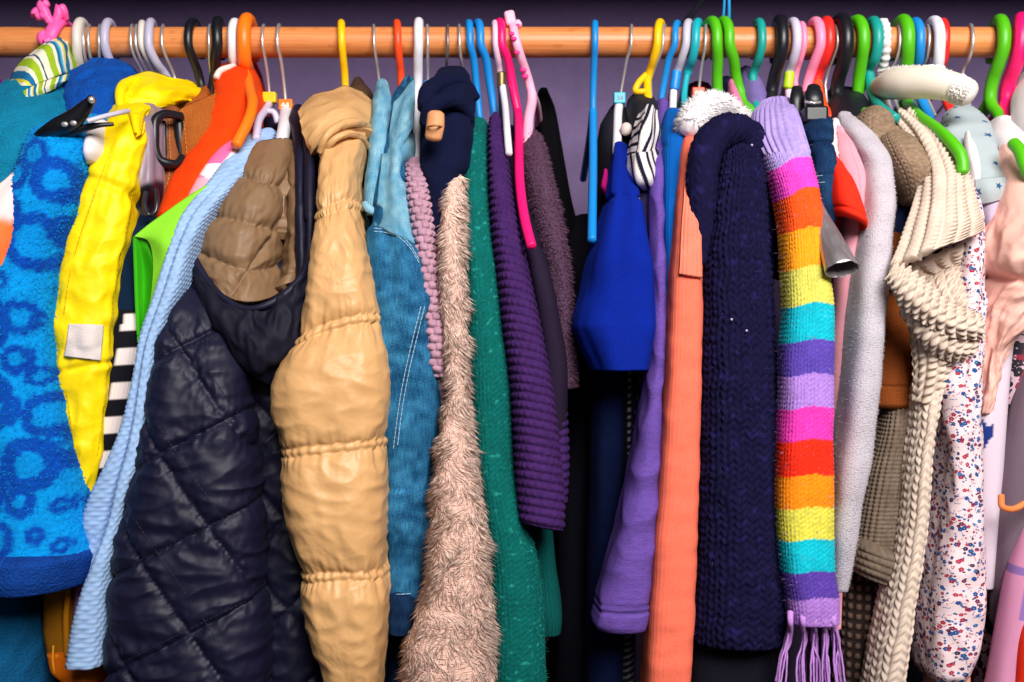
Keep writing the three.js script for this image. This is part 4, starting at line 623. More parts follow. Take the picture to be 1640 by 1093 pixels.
  const outer = sheet([
    [[298, 384, 0.13], [316, 430, 0.16], [352, 474, 0.176], [390, 496, 0.184], [420, 494, 0.186], [455, 474, 0.18], [484, 444, 0.168], [500, 400, 0.15]],
    [[300, 420, 0.132], [322, 468, 0.168], [356, 512, 0.188], [394, 534, 0.197], [424, 534, 0.198], [458, 512, 0.19], [488, 476, 0.172], [506, 430, 0.145]],
    [[312, 462, 0.125], [338, 512, 0.165], [372, 556, 0.185], [404, 580, 0.195], [428, 582, 0.195], [460, 560, 0.185], [490, 520, 0.165], [508, 470, 0.135]],
    [[340, 490, 0.11], [362, 540, 0.14], [392, 586, 0.16], [416, 606, 0.168], [436, 608, 0.168], [464, 590, 0.158], [490, 560, 0.14], [505, 510, 0.12]]], { nu: 90, nv: 60, th: 0.008, folds: [{ a: 0.006, fs: 24, fy: 24, k: 4 }, { a: 0.003, fs: 50, fy: 50, k: 2, ridge: 1 }] });
  part(o, 'hood', outer, cloth(0x0e0d1f, { rough: 0.72, bump: T.crinkle, bs: 0.0006, spec: 0.5 }));
  part(o, 'hood_side', tube([[178, 470, 490, 0.0, 0.03], [195, 468, 496, 0.03, 0.05], [240, 478, 504, 0.06, 0.07], [320, 482, 507, 0.09, 0.08], [430, 480, 510, 0.115, 0.07], [520, 470, 515, 0.115, 0.06]], { nu: 50, nv: 90, folds: fold(CRISP, 2, 0.5) }), nylon);
  const st = cloth(0x2c2a3c, { rough: 0.6 });
  const line = (a) => part(o, 'stitching', stitches(lay(g, a, 0.0008), 0.0026, 0.0016, 0.00026), st, 'stuff');
  // along the grooves as they run over the sleeve
  for (let k = 3; k < 12; k++) { const pa = [], pb = []; for (let x = 200; x < 420; x += 18) { const ya = 150 * k - 40 - 0.5 * x, yb = 205 * (k - 4) - 95 + 1.45 * x; const ok = (y) => y > 500 && y < 1085 && x > xc(y) - hw(y) * 0.9 && x < xc(y) + hw(y) * 0.9; if (ok(ya)) pa.push([x, ya]); if (ok(yb)) pb.push([x, yb]); } if (pa.length > 3) line(pa); if (pb.length > 3) line(pb); }
}
{ // gold puffer jacket
  const o = thing('puffer_jacket', 'pale gold satin puffer jacket with gathered seams across its sleeve', 'jacket', P(550, 135, 0));
  const gold = cloth(0xd3a26c, { rough: 0.42, bump: T.crinkle, bs: 0.0005, spec: 0.7, sheen: 0.2, sc: 0xffe2b0 });
  const rows = [[206, 520, 588, 0.075, 0.03], [235, 518, 586, 0.1, 0.06], [290, 515, 577, 0.125, 0.072], [350, 509, 580, 0.14, 0.076], [420, 503, 597, 0.152, 0.086], [470, 495, 608, 0.158, 0.09], [508, 488, 617, 0.16, 0.088], [528, 484, 617, 0.161, 0.086], [575, 460, 627, 0.165, 0.096], [620, 443, 629, 0.167, 0.1], [655, 442, 628, 0.167, 0.1], [695, 452, 623, 0.168, 0.096], [718, 455, 622, 0.168, 0.094], [770, 458, 624, 0.169, 0.1], [830, 466, 622, 0.169, 0.1], [880, 480, 620, 0.168, 0.094], [906, 488, 621, 0.168, 0.09], [950, 490, 624, 0.168, 0.096], [1010, 501, 620, 0.166, 0.095], [1075, 524, 613, 0.163, 0.085], [1130, 530, 610, 0.16, 0.08]];
  const seams = [[342, -10, 0], [522, -19, 8], [712, -8, 0], [906, -2, 6]];
  const g = tube(rows, { dense: 1, nu: 124, nv: 330, e: 3, folds: [{ a: 0.0016, fs: 12, fy: 7, k: 6 }, { a: 0.0013, fs: 34, fy: 16, k: 12, ridge: 1, w: 0.6 }], disp: (s, y, fz, py, ux) => {
    let d = 1e9, side = 1; for (const [b, sl, cv] of seams) { const q = py - (b + sl * ux + cv * ux * ux); if (Math.abs(q) < Math.abs(d)) { d = q; } }
    side = Math.sign(d); const a = Math.abs(d), out = Math.max(0, a - 7);
    const tunnel = a < 7 ? 0.0022 * (1 - (a / 7) ** 2) + 0.0007 * Math.sin(s * 2400 + 3 * noise(s * 80)) : 0;
    const g1 = noise(s * 90, side * 3 + d * 0.012, 4), g2 = noise(s * 190, side * 5 + d * 0.012, 9);
    return (-0.0042 * Math.exp(-out / 9) - 0.0012 * Math.exp(-out / 30)) * (0.25 + 0.75 * clamp(fz)) + tunnel + (a > 7 ? (0.0024 * g1 * Math.exp(-out / 24) + 0.0036 * g2 * Math.exp(-out / 14)) * (py < 430 ? 0.5 : 1) : 0) + 0.0016 * (0.4 - Math.abs(noise(s * 30 + py * 0.012, py * 0.03 - s * 18, 15)) * 2);
  } });
  part(o, 'sleeve', g, gold);
  const collar = sheet([
    [[484, 184, 0.075], [500, 166, 0.06], [528, 154, 0.045], [556, 148, 0.03], [580, 158, 0.015], [597, 178, 0.02]],
    [[486, 200, 0.1], [508, 186, 0.1], [536, 176, 0.09], [562, 172, 0.075], [584, 178, 0.055], [599, 196, 0.045]],
    [[492, 222, 0.108], [514, 212, 0.115], [540, 200, 0.108], [566, 196, 0.092], [586, 204, 0.072], [598, 216, 0.055]],
    [[510, 246, 0.11], [522, 236, 0.122], [546, 220, 0.118], [570, 216, 0.1], [588, 226, 0.085], [596, 240, 0.06]]], { nu: 90, nv: 70, th: 0.014, folds: [{ a: 0.004, fs: 22, fy: 34, k: 4 }, { a: 0.002, fs: 40, fy: 50, k: 9, ridge: 1 }] });
  part(o, 'collar', collar, gold);
  part(o, 'collar_fold', sweep([P(512, 244, 0.135), P(520, 222, 0.14), P(540, 204, 0.132), P(568, 196, 0.115), P(592, 204, 0.085)], (u) => (4 + 3 * Math.sin(u * 3.1)) * SC, { n: 40, m: 12, rough: (l, t) => 0.25 * noise(l * 120, t, 3) }), gold);
  part(o, 'collar_fold', sweep([P(516, 250, 0.13), P(532, 226, 0.142), P(556, 214, 0.135), P(580, 222, 0.115), P(588, 236, 0.1)], (u) => 5 * SC, { n: 40, m: 12, rough: (l, t) => 0.25 * noise(l * 120, t, 7) }), gold);
  part(o, 'lining', tube([[134, 566, 582, -0.03, 0.03], [150, 560, 596, -0.02, 0.05], [190, 560, 600, 0, 0.06], [300, 560, 598, 0.02, 0.08]], { nu: 40, nv: 40, folds: fold(CRISP, 4, 0.5) }), cloth(0x4a3426, { rough: 0.6, bump: T.crinkle, bs: 0.0006 }));
  body(o, 552, 36, 160, gold, { depth: 0.2, z: -0.03, slant: 10 });
}
const indigo = (hexA, hexB, k) => { const a = lin(hexA), b = lin(hexB), S = (q) => q.map((v) => v <= 0.0031308 ? v * 12.92 : 1.055 * v ** (1 / 2.4) - 0.055), A = S(a), B = S(b); return tex(512, 512, 0.16, 0.16, (x, y) => { const n = 0.45 + 0.65 * tnoise(x, y, 5, k) + 0.6 * tnoise(x, y, 17, k + 7) + 0.3 * noise(x * 150, y * 14, k + 2) + 0.5 * tnoise(x, y, 120, k + 4); return mix(A, B, clamp(n)); }, true); };
const denimMid = cloth(0, { map: indigo(0x14466e, 0x4290bd, 3), bump: T.twill, bs: 0.0004 }), denimPale = cloth(0, { map: indigo(0x5b9fc4, 0xa6d3e4, 6), bump: T.twill, bs: 0.0004 }), denimDeep = cloth(0, { map: indigo(0x10284a, 0x264a70, 9), bump: T.twill, bs: 0.0004 }), threadPale = cloth(0x9cc0d6, { rough: 0.8 });
{ // pale denim shirt
  const o = thing('denim_shirt', 'pale washed denim shirt with a rolled edge beside the gold jacket', 'shirt', P(608, 130, 0));
  const g = tube([[136, 602, 622, 0.02, 0.02], [160, 598, 626, 0.04, 0.04], [200, 595, 628, 0.065, 0.05], [260, 590, 622, 0.09, 0.05], [320, 584, 614, 0.11, 0.05], [348, 588, 612, 0.115, 0.045]], { nu: 50, nv: 100, folds: fold(CRISP, 7, 0.6) });
  part(o, 'sleeve', g, denimPale);
  part(o, 'rolled_cuff', sweep([P(584, 328, 0.135), P(592, 336, 0.14), P(604, 340, 0.138), P(612, 336, 0.13)], 6 * SC, { n: 20, m: 12, rough: (l, t) => 0.15 * noise(l * 200, t, 1) }), denimPale);
  part(o, 'stitching', stitches(lay(g, [[612, 215], [604, 245], [598, 280], [594, 310]], 0.0008), 0.0025, 0.0014, 0.0003), threadPale, 'stuff');
  body(o, 612, 14, 150, denimPale, { depth: 0.16, bottom: 900 });
}
{ // denim jacket
  const o = thing('denim_jacket', 'mid blue denim jacket with pale topstitching and a buttoned cuff', 'jacket', P(645, 120, 0));
  const rows = [[132, 640, 668, 0.0, 0.03], [160, 628, 668, 0.03, 0.05], [210, 616, 664, 0.065, 0.06], [280, 604, 658, 0.1, 0.065], [340, 598, 666, 0.122, 0.07], [400, 598, 678, 0.135, 0.075], [470, 604, 684, 0.14, 0.08], [560, 612, 694, 0.143, 0.08], [640, 618, 704, 0.144, 0.08], [720, 622, 698, 0.143, 0.075], [830, 624, 694, 0.14, 0.07], [900, 624, 684, 0.138, 0.06], [950, 625, 676, 0.136, 0.055]];
  const g = tube(rows, { dense: 1, nu: 80, nv: 230, folds: [{ a: 0.009, fs: 34, fy: 3, k: 9 }, { a: 0.004, fs: 40, fy: 14, k: 5, ridge: 1 }], disp: (s, y, fz, py, ux) => 0.003 * Math.tanh((py - (372 + (ux + 0.2) * 22 + 14 * ux * ux)) / 5) * (py < 460 ? 1 : 0) + (py >= 460 ? 0.003 : 0) - 0.0025 * Math.tanh((py - (600 - ux * 130)) / 6) * (py > 470 && py < 780 ? 1 : 0) });
  part(o, 'sleeve', g, denimMid);
  const yk = []; for (let i = 0; i <= 8; i++) { const t = i / 8, y = 215 + t * 152; yk.push(lay(g, [0, 0.25, 0.5, 0.75, 1].map((u) => { const x0 = 616 - 16 * t, x1 = 662 + (t > 0.5 ? (t - 0.5) * 16 : 0); return [x0 + (x1 - x0) * u, y + (t * t) * (u * 34 - 6)]; }), 0.0024)); }
  part(o, 'yoke', sheet(yk, { nu: 30, nv: 60, th: 0.003, folds: [{ a: 0.0025, fs: 50, fy: 30, k: 3 }] }), denimPale);
  const cuff = tube([[940, 622, 680, 0.137, 0.066], [950, 620, 680, 0.137, 0.07], [985, 621, 674, 0.136, 0.068], [1002, 622, 670, 0.135, 0.066]], { nu: 70, nv: 40, folds: fold(EVEN, 2, 0.6) });
  part(o, 'cuff', cuff, denimDeep);
  for (const dy of [0, 5]) part(o, 'stitching', stitches(lay(g, [[600, 366 + dy], [618, 368 + dy], [640, 376 + dy], [658, 394 + dy], [672, 418 + dy]], 0.0012), 0.0028, 0.0012, 0.0004), threadPale, 'stuff');
  for (const dx of [0, 6]) part(o, 'stitching', stitches(lay(g, [[680 - dx, 492], [668 - dx, 540], [655 - dx, 596], [645 - dx, 650], [636 - dx, 720]], 0.0012), 0.0028, 0.0012, 0.0004), threadPale, 'stuff');
  part(o, 'stitching', stitches(lay(cuff, [[626, 948], [640, 952], [656, 951], [670, 946]], 0.001), 0.0028, 0.0012, 0.0004), threadPale, 'stuff');
  const lap = sheet([[[664, 130, 0.06], [648, 146, 0.07], [630, 165, 0.08]], [[664, 170, 0.085], [646, 190, 0.1], [624, 214, 0.1]], [[660, 200, 0.095], [640, 222, 0.11], [618, 252, 0.112]], [[640, 230, 0.1], [626, 256, 0.112], [612, 300, 0.118]]], { nu: 30, nv: 50, th: 0.004, folds: [{ a: 0.004, fs: 40, fy: 30, k: 3 }] });
  part(o, 'collar', lap, denimPale);
  part(o, 'stitching', stitches(lay(lap, [[658, 196], [640, 214], [626, 236], [616, 270]], 0.0012), 0.0028, 0.0012, 0.0004), threadPale, 'stuff');
  body(o, 652, 22, 150, denimDeep, { depth: 0.18 });
}
{ // mauve crochet cardigan
  const o = thing('crochet_cardigan', 'mauve chunky crochet edge between denim jacket and pink fur', 'cardigan', P(668, 250, 0.06));
  const m = cloth(0xffffff, { vcol: true }), c = lin(0xb08799);
  const lump = (s, y) => { const r = Math.floor(y / 0.0075), u = s / 0.007 + (r % 2) * 0.5, v = y / 0.0075 - r; return Math.sqrt(clamp(1 - ((u - Math.floor(u) - 0.5) / 0.48) ** 2)) * Math.sqrt(clamp(1 - ((v - 0.5) / 0.5) ** 2)); };
  const g = tube([[262, 652, 680, 0.1, 0.02], [300, 655, 684, 0.125, 0.035], [350, 662, 690, 0.14, 0.04], [400, 669, 695, 0.148, 0.04], [480, 678, 703, 0.152, 0.04], [550, 684, 714, 0.154, 0.042], [585, 686, 718, 0.154, 0.042], [603, 696, 716, 0.153, 0.035]], { dense: 1, nu: 90, nv: 300, disp: (s, y) => 0.0036 * lump(s, y) + 0.0006 * noise(s * 900, y * 500, 2), col: (s, y) => tinted(c, yarnTint(s, y, 0.2)), folds: fold(EVEN, 2, 0.6) });
  part(o, 'front_edge', g, m);
  const g2 = tube([[590, 697, 716, 0.148, 0.03], [640, 690, 712, 0.145, 0.03], [700, 686, 704, 0.14, 0.03]], { nu: 60, nv: 60, disp: (s, y) => 0.003 * lump(s, y), col: (s, y) => tinted(c, yarnTint(s, y, 0.2)) });
  part(o, 'sleeve', g2, m);
  body(o, 700, 14, 290, cloth(0x8a6a7c, { bump: T.seed, bs: 0.001 }), { depth: 0.16, bottom: 900 });
}
{ // navy toggle coat
  const o = thing('toggle_coat', 'dark navy coat with a rolled collar and a wooden toggle', 'coat', P(725, 110, 0));
  const m = cloth(0x0f1330, { vary: 0.15, vw: 0.06, bump: T.fleece, bs: 0.0009, sheen: 0.3, sc: 0x2a4a80 });
  const g = tube([[118, 700, 744, 0.0, 0.04], [135, 690, 756, 0.03, 0.06], [165, 680, 760, 0.06, 0.07], [220, 676, 758, 0.08, 0.08], [260, 676, 754, 0.09, 0.08], [300, 678, 740, 0.1, 0.08], [380, 684, 738, 0.11, 0.08], [500, 696, 740, 0.115, 0.08], [640, 700, 740, 0.115, 0.08]], { nu: 90, nv: 160, folds: [{ a: 0.008, fs: 30, fy: 14, k: 6 }, { a: 0.004, fs: 34, fy: 26, k: 7, ridge: 1 }] });
  part(o, 'front', g, m);
  part(o, 'collar', sweep([P(680, 172, 0.115), P(684, 150, 0.105), P(700, 136, 0.085), P(724, 130, 0.07), P(748, 138, 0.06), P(760, 158, 0.06)], (u) => (11 + 2 * Math.sin(u * 5)) * SC, { n: 50, m: 18, rough: (l, t) => 0.1 * noise(l * 90, t * 2, 4) }), m);
  part(o, 'collar', sweep([P(682, 200, 0.12), P(692, 172, 0.122), P(712, 162, 0.118), P(736, 168, 0.105), P(752, 190, 0.09)], (u) => (10 + 2 * Math.sin(u * 5)) * SC, { n: 50, m: 18, rough: (l, t) => 0.12 * noise(l * 90, t * 2, 9) }), m);
  body(o, 722, 26, 140, m, { depth: 0.18, bottom: 1250 });
  const wood = new THREE.MeshPhysicalMaterial({ map: dyed(0xd29060, 0.12, 0.03, 22), roughness: 0.6 });
  const tg = part(o, 'toggle', sweep([P(698, 184, 0.15), P(697, 202, 0.151), P(694, 220, 0.15)], (u) => (12.5 - 1.5 * Math.abs(u - 0.5)) * SC, { n: 20, m: 20, flat: 0.7 }), wood);
  part(tg, 'cord', sweep([P(684, 203, 0.156), P(697, 201, 0.1635), P(709, 203, 0.152)], 1.5 * SC, { n: 16, m: 6 }), cloth(0xb07a50));
}
{ // pink sherpa coat
  const o = thing('fur_coat', 'pale pink long pile fur coat beside the teal sweater', 'coat', P(730, 260, 0.05));
  const base = cloth(0xe4b9a8, { bump: T.plush, bs: 0.002 });
  const rows = [[270, 722, 744, 0.1, 0.02], [300, 718, 744, 0.12, 0.04], [350, 712, 744, 0.135, 0.05], [430, 706, 746, 0.148, 0.055], [520, 712, 749, 0.153, 0.055], [600, 718, 752, 0.156, 0.055], [680, 710, 758, 0.16, 0.06], [740, 703, 765, 0.163, 0.065], [800, 698, 772, 0.165, 0.07], [870, 693, 780, 0.166, 0.075], [930, 685, 784, 0.166, 0.08], [980, 668, 788, 0.166, 0.08], [1030, 655, 788, 0.166, 0.08], [1130, 652, 794, 0.166, 0.08]];
  const g = tube(rows, { dense: 1, nu: 60, nv: 180, folds: [{ a: 0.006, fs: 26, fy: 6, k: 3 }, { a: 0.003, fs: 50, fy: 40, k: 5 }] });
  const fr = part(o, 'front', g, base);
  part(fr, 'pile', pile(g, 19000, { len: 0.006, wid: 0.00042, seg: 2, out: 0.5, spread: 0.7, down: -0.7, swirl: 1.6, cl: 55, curl: 1, vary: 0.16 }), cloth(0xfad9c9, { vcol: true, sheen: 0.3, sc: 0xffe6dc }), 'stuff');
  body(o, 740, 20, 290, base, { depth: 0.18 });
}
{ // teal sweater
  const o = thing('knit_sweater', 'teal green stocking stitch sweater left of the purple ribbed one', 'sweater', P(766, 190, 0));
  const c = lin(0x065c57), fleck = lin(0x23877d);
  const rows = [[198, 742, 778, 0.03, 0.03], [225, 741, 781, 0.055, 0.05], [300, 743, 783, 0.09, 0.06], [370, 746, 788, 0.112, 0.06], [440, 749, 796, 0.125, 0.065], [520, 752, 804, 0.132, 0.065], [600, 756, 813, 0.136, 0.068], [740, 764, 820, 0.138, 0.07], [820, 774, 838, 0.14, 0.07], [900, 784, 856, 0.142, 0.07], [1000, 788, 866, 0.142, 0.07], [1130, 790, 872, 0.14, 0.07]];
  const g = tube(rows, { dense: 1, nu: 124, nv: 420, disp: (s, y) => 0.0026 * knitV(s + 0.002 * noise(s * 30, y * 30), y, 0.0058, 0.0052) + 0.0004 * noise(s * 800, y * 800, 4), col: (s, y) => { const t = yarnTint(s, y, 0.25); return tinted(mix(c, fleck, sstep(0.42, 0.55, noise(s * 190, y * 190, 8))), t); }, folds: fold(SOFT, 6, 0.9) });
  const sl = part(o, 'sleeve', g, cloth(0xffffff, { vcol: true, sheen: 0.2, sc: 0x50c8ba }));
  part(sl, 'loose_fibres', pile(g, 900, { len: 0.004, wid: 0.00014, spread: 2, down: -0.2, curl: 2 }), cloth(0x2fa195, { vcol: true }), 'stuff');
  body(o, 790, 26, 220, cloth(0x0b5f5c, { vary: 0.2, bump: T.stock, bs: 0.0015 }), { depth: 0.16 });
  part(o, 'hem', tube([[820, 846, 884, 0.07, 0.05], [900, 850, 892, 0.08, 0.06], [985, 854, 902, 0.085, 0.06], [1006, 858, 900, 0.085, 0.055]], { nu: 60, nv: 60, folds: SOFT }), cloth(0x0b5f5c, { vary: 0.2, bump: T.stock, bs: 0.0015 }));
}
{ // purple ribbed sweater
  const o = thing('ribbed_sweater', 'deep purple sweater with horizontal knitted ridges', 'sweater', P(797, 175, 0));
  const c = lin(0x3d2056);
  const rows = [[186, 784, 810, 0.03, 0.03], [215, 781, 812, 0.06, 0.045], [270, 781, 818, 0.09, 0.055], [350, 785, 834, 0.118, 0.06], [430, 795, 850, 0.134, 0.065], [520, 805, 869, 0.142, 0.068], [620, 818, 888, 0.147, 0.07], [700, 823, 897, 0.149, 0.07], [780, 827, 904, 0.15, 0.07], [818, 830, 903, 0.15, 0.07], [826, 832, 902, 0.15, 0.066]];
  const g = tube(rows, { dense: 1, nu: 112, nv: 380, lift: (ux, uz) => -0.008 * (ux + 1) * 0.5 - 0.004 * (1 - uz), disp: (s, y) => 0.0024 * garter(s, y, 0.0044, 0.0084) - 0.0012 + 0.0005 * noise(s * 700, y * 700, 3), col: (s, y) => tinted(c, yarnTint(s, y, 0.3)), folds: fold(SOFT, 9, 0.8) });
  part(o, 'sleeve', g, cloth(0xffffff, { vcol: true, sheen: 0.25, sc: 0x9a68c0 }));
  const g2 = tube([[520, 870, 892, 0.1, 0.05], [640, 880, 904, 0.11, 0.05], [740, 884, 908, 0.11, 0.05], [800, 890, 905, 0.108, 0.04]], { nu: 60, nv: 180, disp: (s, y) => 0.0026 * garter(s, y, 0.0052, 0.0085), col: () => c });
  part(o, 'sleeve', g2, cloth(0xffffff, { vcol: true }));
  body(o, 812, 20, 210, cloth(0x3a2150, { bump: T.seed, bs: 0.001 }), { depth: 0.16, bottom: 1000 });
}
{ // smooth dark purple dress
  const o = thing('dress', 'smooth dark plum sleeve right of the ribbed purple sweater', 'dress', P(818, 230, 0.03));
  const m = cloth(0x241a2e, { rough: 0.8, vary: 0.06, bump: T.weave, bs: 0.0003 });
  part(o, 'sleeve', tube([[236, 812, 828, 0.05, 0.02], [280, 814, 838, 0.075, 0.03], [350, 822, 852, 0.1, 0.045], [420, 840, 876, 0.112, 0.05], [500, 856, 894, 0.118, 0.05], [600, 868, 908, 0.118, 0.05], [700, 870, 906, 0.112, 0.05]], { nu: 60, nv: 120, folds: fold(EVEN, 2), disp: (s, y, fz, py) => -0.002 * Math.exp(-(((py - 398) / 3) ** 2)) }), m);
  body(o, 836, 14, 260, m, { depth: 0.14, bottom: 1000 });
}
{ // mauve plush
  const o = thing('plush_jacket', 'mauve grey plush jacket between the pink hangers and black coat', 'jacket', P(850, 205, 0));
  const m = cloth(0x523a4e, { vary: 0.2, vw: 0.04, vf: 30, bump: T.plush, bs: 0.002 });
  const g = tube([[218, 836, 862, 0.03, 0.04], [250, 836, 874, 0.055, 0.06], [320, 846, 890, 0.08, 0.07], [380, 858, 902, 0.09, 0.07], [450, 872, 912, 0.092, 0.07], [620, 884, 922, 0.09, 0.07]], { nu: 70, nv: 140, folds: fold(SOFT, 4) });
  const sl = part(o, 'sleeve', g, m);
  part(sl, 'pile', pile(g, 5000, { len: 0.0036, wid: 0.0004, spread: 1.2, down: -0.6, swirl: 0.6, vary: 0.3 }), cloth(0x6a4660, { vcol: true, sheen: 0.3, sc: 0xd0a8c0 }), 'stuff');
  body(o, 866, 14, 250, m, { depth: 0.12, bottom: 1000 });
}
{ // black coat behind
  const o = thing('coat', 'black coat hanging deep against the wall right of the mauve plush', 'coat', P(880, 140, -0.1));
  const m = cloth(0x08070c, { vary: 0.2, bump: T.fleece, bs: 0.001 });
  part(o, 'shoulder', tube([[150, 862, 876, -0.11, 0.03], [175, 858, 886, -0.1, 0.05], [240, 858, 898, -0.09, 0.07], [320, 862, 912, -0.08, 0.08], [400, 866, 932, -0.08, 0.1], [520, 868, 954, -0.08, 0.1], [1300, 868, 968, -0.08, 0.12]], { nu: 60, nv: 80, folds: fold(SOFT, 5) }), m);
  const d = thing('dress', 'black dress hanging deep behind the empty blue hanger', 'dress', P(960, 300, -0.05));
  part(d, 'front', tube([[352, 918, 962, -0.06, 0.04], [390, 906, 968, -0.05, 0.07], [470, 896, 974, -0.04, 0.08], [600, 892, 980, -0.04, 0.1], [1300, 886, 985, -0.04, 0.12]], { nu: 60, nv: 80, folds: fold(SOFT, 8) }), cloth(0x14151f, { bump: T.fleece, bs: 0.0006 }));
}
// ---------------------------------------------------------------- clothes: right
{ // royal blue bell sleeve
  const o = thing('dress', 'royal blue dress with a wide bell shaped sleeve', 'dress', P(992, 225, 0.02));
  const m = cloth(0x07228a, { vary: 0.1, vw: 0.06, bump: T.fleece, bs: 0.0006, sheen: 0.15, sc: 0x3a6cff });
  const g = tube([[238, 984, 1004, 0.055, 0.025], [262, 978, 1010, 0.07, 0.04], [320, 968, 1024, 0.1, 0.065], [400, 944, 1037, 0.12, 0.075], [475, 928, 1045, 0.128, 0.07], [514, 918, 1047, 0.132, 0.072], [524, 917, 1047, 0.133, 0.072], [534, 920, 1046, 0.133, 0.072], [592, 944, 1037, 0.134, 0.07]], { nu: 100, nv: 170, e: 2.8, folds: [{ a: 0.009, fs: 44, fy: 2.5, k: 3 }, { a: 0.004, fs: 18, fy: 9, k: 7 }, { a: 0.002, fs: 50, fy: 30, k: 2 }], disp: (s, y, fz, py) => -0.003 * Math.exp(-(((py - 322) / 4) ** 2)) + 0.003 * noise(s * 130, 2, 5) * Math.exp(-Math.max(0, py - 322) / 50) * (py > 322 ? 1 : 0) });
  part(o, 'sleeve', g, m);
  body(o, 984, 20, 262, m, { depth: 0.16, slant: -10 });
  const k = thing('cardigan', 'deep navy cardigan edge hanging straight below the royal blue sleeve', 'cardigan', P(975, 560, 0.05));
  part(k, 'front', tube([[540, 946, 1004, 0.06, 0.06], [700, 944, 1004, 0.065, 0.07], [1250, 934, 1000, 0.065, 0.08]], { nu: 50, nv: 80, folds: fold(SOFT, 21) }), cloth(0x081234, { vary: 0.15, bump: T.fleece, bs: 0.0008 }));
  const lc = thing('lace_dress', 'black dress with a white dotted edge beside the violet sleeve', 'dress', P(1005, 600, 0.05));
  const bw = [lin(0x13131b), lin(0x8c8694)];
  part(lc, 'front', tube([[560, 994, 1024, 0.07, 0.04], [800, 990, 1020, 0.07, 0.05], [1250, 982, 1012, 0.07, 0.05]], { nu: 36, nv: 330, dense: 1, folds: fold(EVEN, 4), col: (s, y, py, fz, ux) => mix(bw[0], bw[1], py < 880 ? (Math.abs(ux + 0.3) < 0.2 && Math.sin(py * 0.55) > 0.2 ? 0.8 : 0) : (Math.sin(py * 0.6 + ux * 3) > 0.4 ? 0.35 : 0)) }), cloth(0xffffff, { vcol: true }));
}
{ // black top behind the white hanger
  const o = thing('blouse', 'black blouse with a pink scrap behind the royal blue dress', 'blouse', P(975, 150, -0.02));
  const m = cloth(0x17161f, { rough: 0.7, bump: T.weave, bs: 0.0004 });
  part(o, 'shoulder', tube([[178, 974, 1002, -0.02, 0.04], [205, 960, 1006, -0.01, 0.07], [260, 954, 1008, 0.0, 0.09], [340, 952, 1004, 0.0, 0.1], [700, 948, 1000, 0.0, 0.1]], { nu: 50, nv: 60, folds: fold(CRISP, 3, 0.7) }), m);
  part(o, 'lining', tube([[280, 966, 974, 0.055, 0.01], [300, 962, 974, 0.058, 0.015], [312, 968, 976, 0.056, 0.012]], { nu: 20, nv: 20 }), cloth(0xe0208c));
  const b = thing('blouse', 'black blouse with a white bead behind the striped shirt', 'blouse', P(1012, 150, -0.01));
  part(b, 'shoulder', tube([[160, 1006, 1046, -0.01, 0.04], [180, 1002, 1052, 0.01, 0.06], [240, 1004, 1052, 0.02, 0.07], [320, 1008, 1052, 0.03, 0.07], [600, 1010, 1050, 0.03, 0.08]], { nu: 50, nv: 60, folds: fold(CRISP, 5, 0.7) }), m);
  const bead = new THREE.SphereGeometry(9 * SC, 18, 14); bead.scale(1, 1.15, 0.9); { const p = P(1003, 207, 0.045); bead.translate(p.x, p.y, p.z); } part(b, 'bead', bead, plastic(0xd8c3bd, 0.5));
}
{ // striped black and white
  const o = thing('striped_shirt', 'black and white striped knot under the yellow forked hanger', 'shirt', P(1040, 170, 0.01));
  const a = lin(0xeee6e4), k = lin(0x17172c);
  const col = (f) => (s, y, u, v) => { const t = f(u, v), q = t - Math.floor(t); return mix(a, k, sstep(0.0, 0.08, q) * sstep(0.46, 0.38, q)); };
  const m = cloth(0xffffff, { vcol: true, bump: T.weave, bs: 0.0003 });
  part(o, 'front', sheet([[[1030, 180, 0.045], [1040, 172, 0.06], [1051, 178, 0.045]], [[1018, 205, 0.06], [1036, 200, 0.085], [1053, 208, 0.06]], [[1010, 235, 0.07], [1030, 232, 0.1], [1050, 238, 0.07]], [[1006, 258, 0.075], [1028, 258, 0.105], [1050, 252, 0.08]]], { nu: 70, nv: 110, th: 0.006, col: col((u, v) => u < 0.45 - v * 0.1 ? v * 6 + u * 0.6 : u * 6 + v * 1.2 + 0.1), folds: [{ a: 0.003, fs: 50, fy: 30, k: 2 }] }), m);
  part(o, 'knot', sheet([[[1008, 252, 0.08], [1030, 246, 0.112], [1050, 240, 0.085]], [[1004, 276, 0.085], [1030, 270, 0.122], [1056, 266, 0.09]], [[1004, 298, 0.085], [1030, 290, 0.12], [1055, 286, 0.09]], [[1012, 308, 0.07], [1032, 302, 0.098], [1050, 296, 0.075]]], { nu: 70, nv: 70, th: 0.006, col: col((u, v) => u * 5.5 - v * 1.2), folds: [{ a: 0.004, fs: 60, fy: 20, k: 5 }] }), m);
  const d = thing('dress', 'dark purple dress with tiny white dots below the striped knot', 'dress', P(1035, 290, 0.05));
  const dk = lin(0x2a2140), wh = lin(0xd8d0dc);
  part(d, 'front', tube([[288, 1016, 1052, 0.075, 0.03], [330, 1014, 1054, 0.085, 0.04], [420, 1020, 1054, 0.09, 0.045], [560, 1026, 1052, 0.09, 0.045], [700, 1010, 1046, 0.085, 0.05]], { dense: 1, nu: 60, nv: 240, folds: fold(EVEN, 8), col: (s, y) => { const i = Math.floor(s / 0.012), j = Math.floor(y / 0.014), h = Math.abs(Math.sin(i * 12.9 + j * 78.2) * 43758) % 1, dx = s - (i + 0.3 + 0.4 * h) * 0.012, dy = y - (j + 0.3 + 0.4 * ((h * 7) % 1)) * 0.014; return Math.hypot(dx, dy) < 0.0012 ? wh : dk; } }), cloth(0xffffff, { vcol: true }));
}
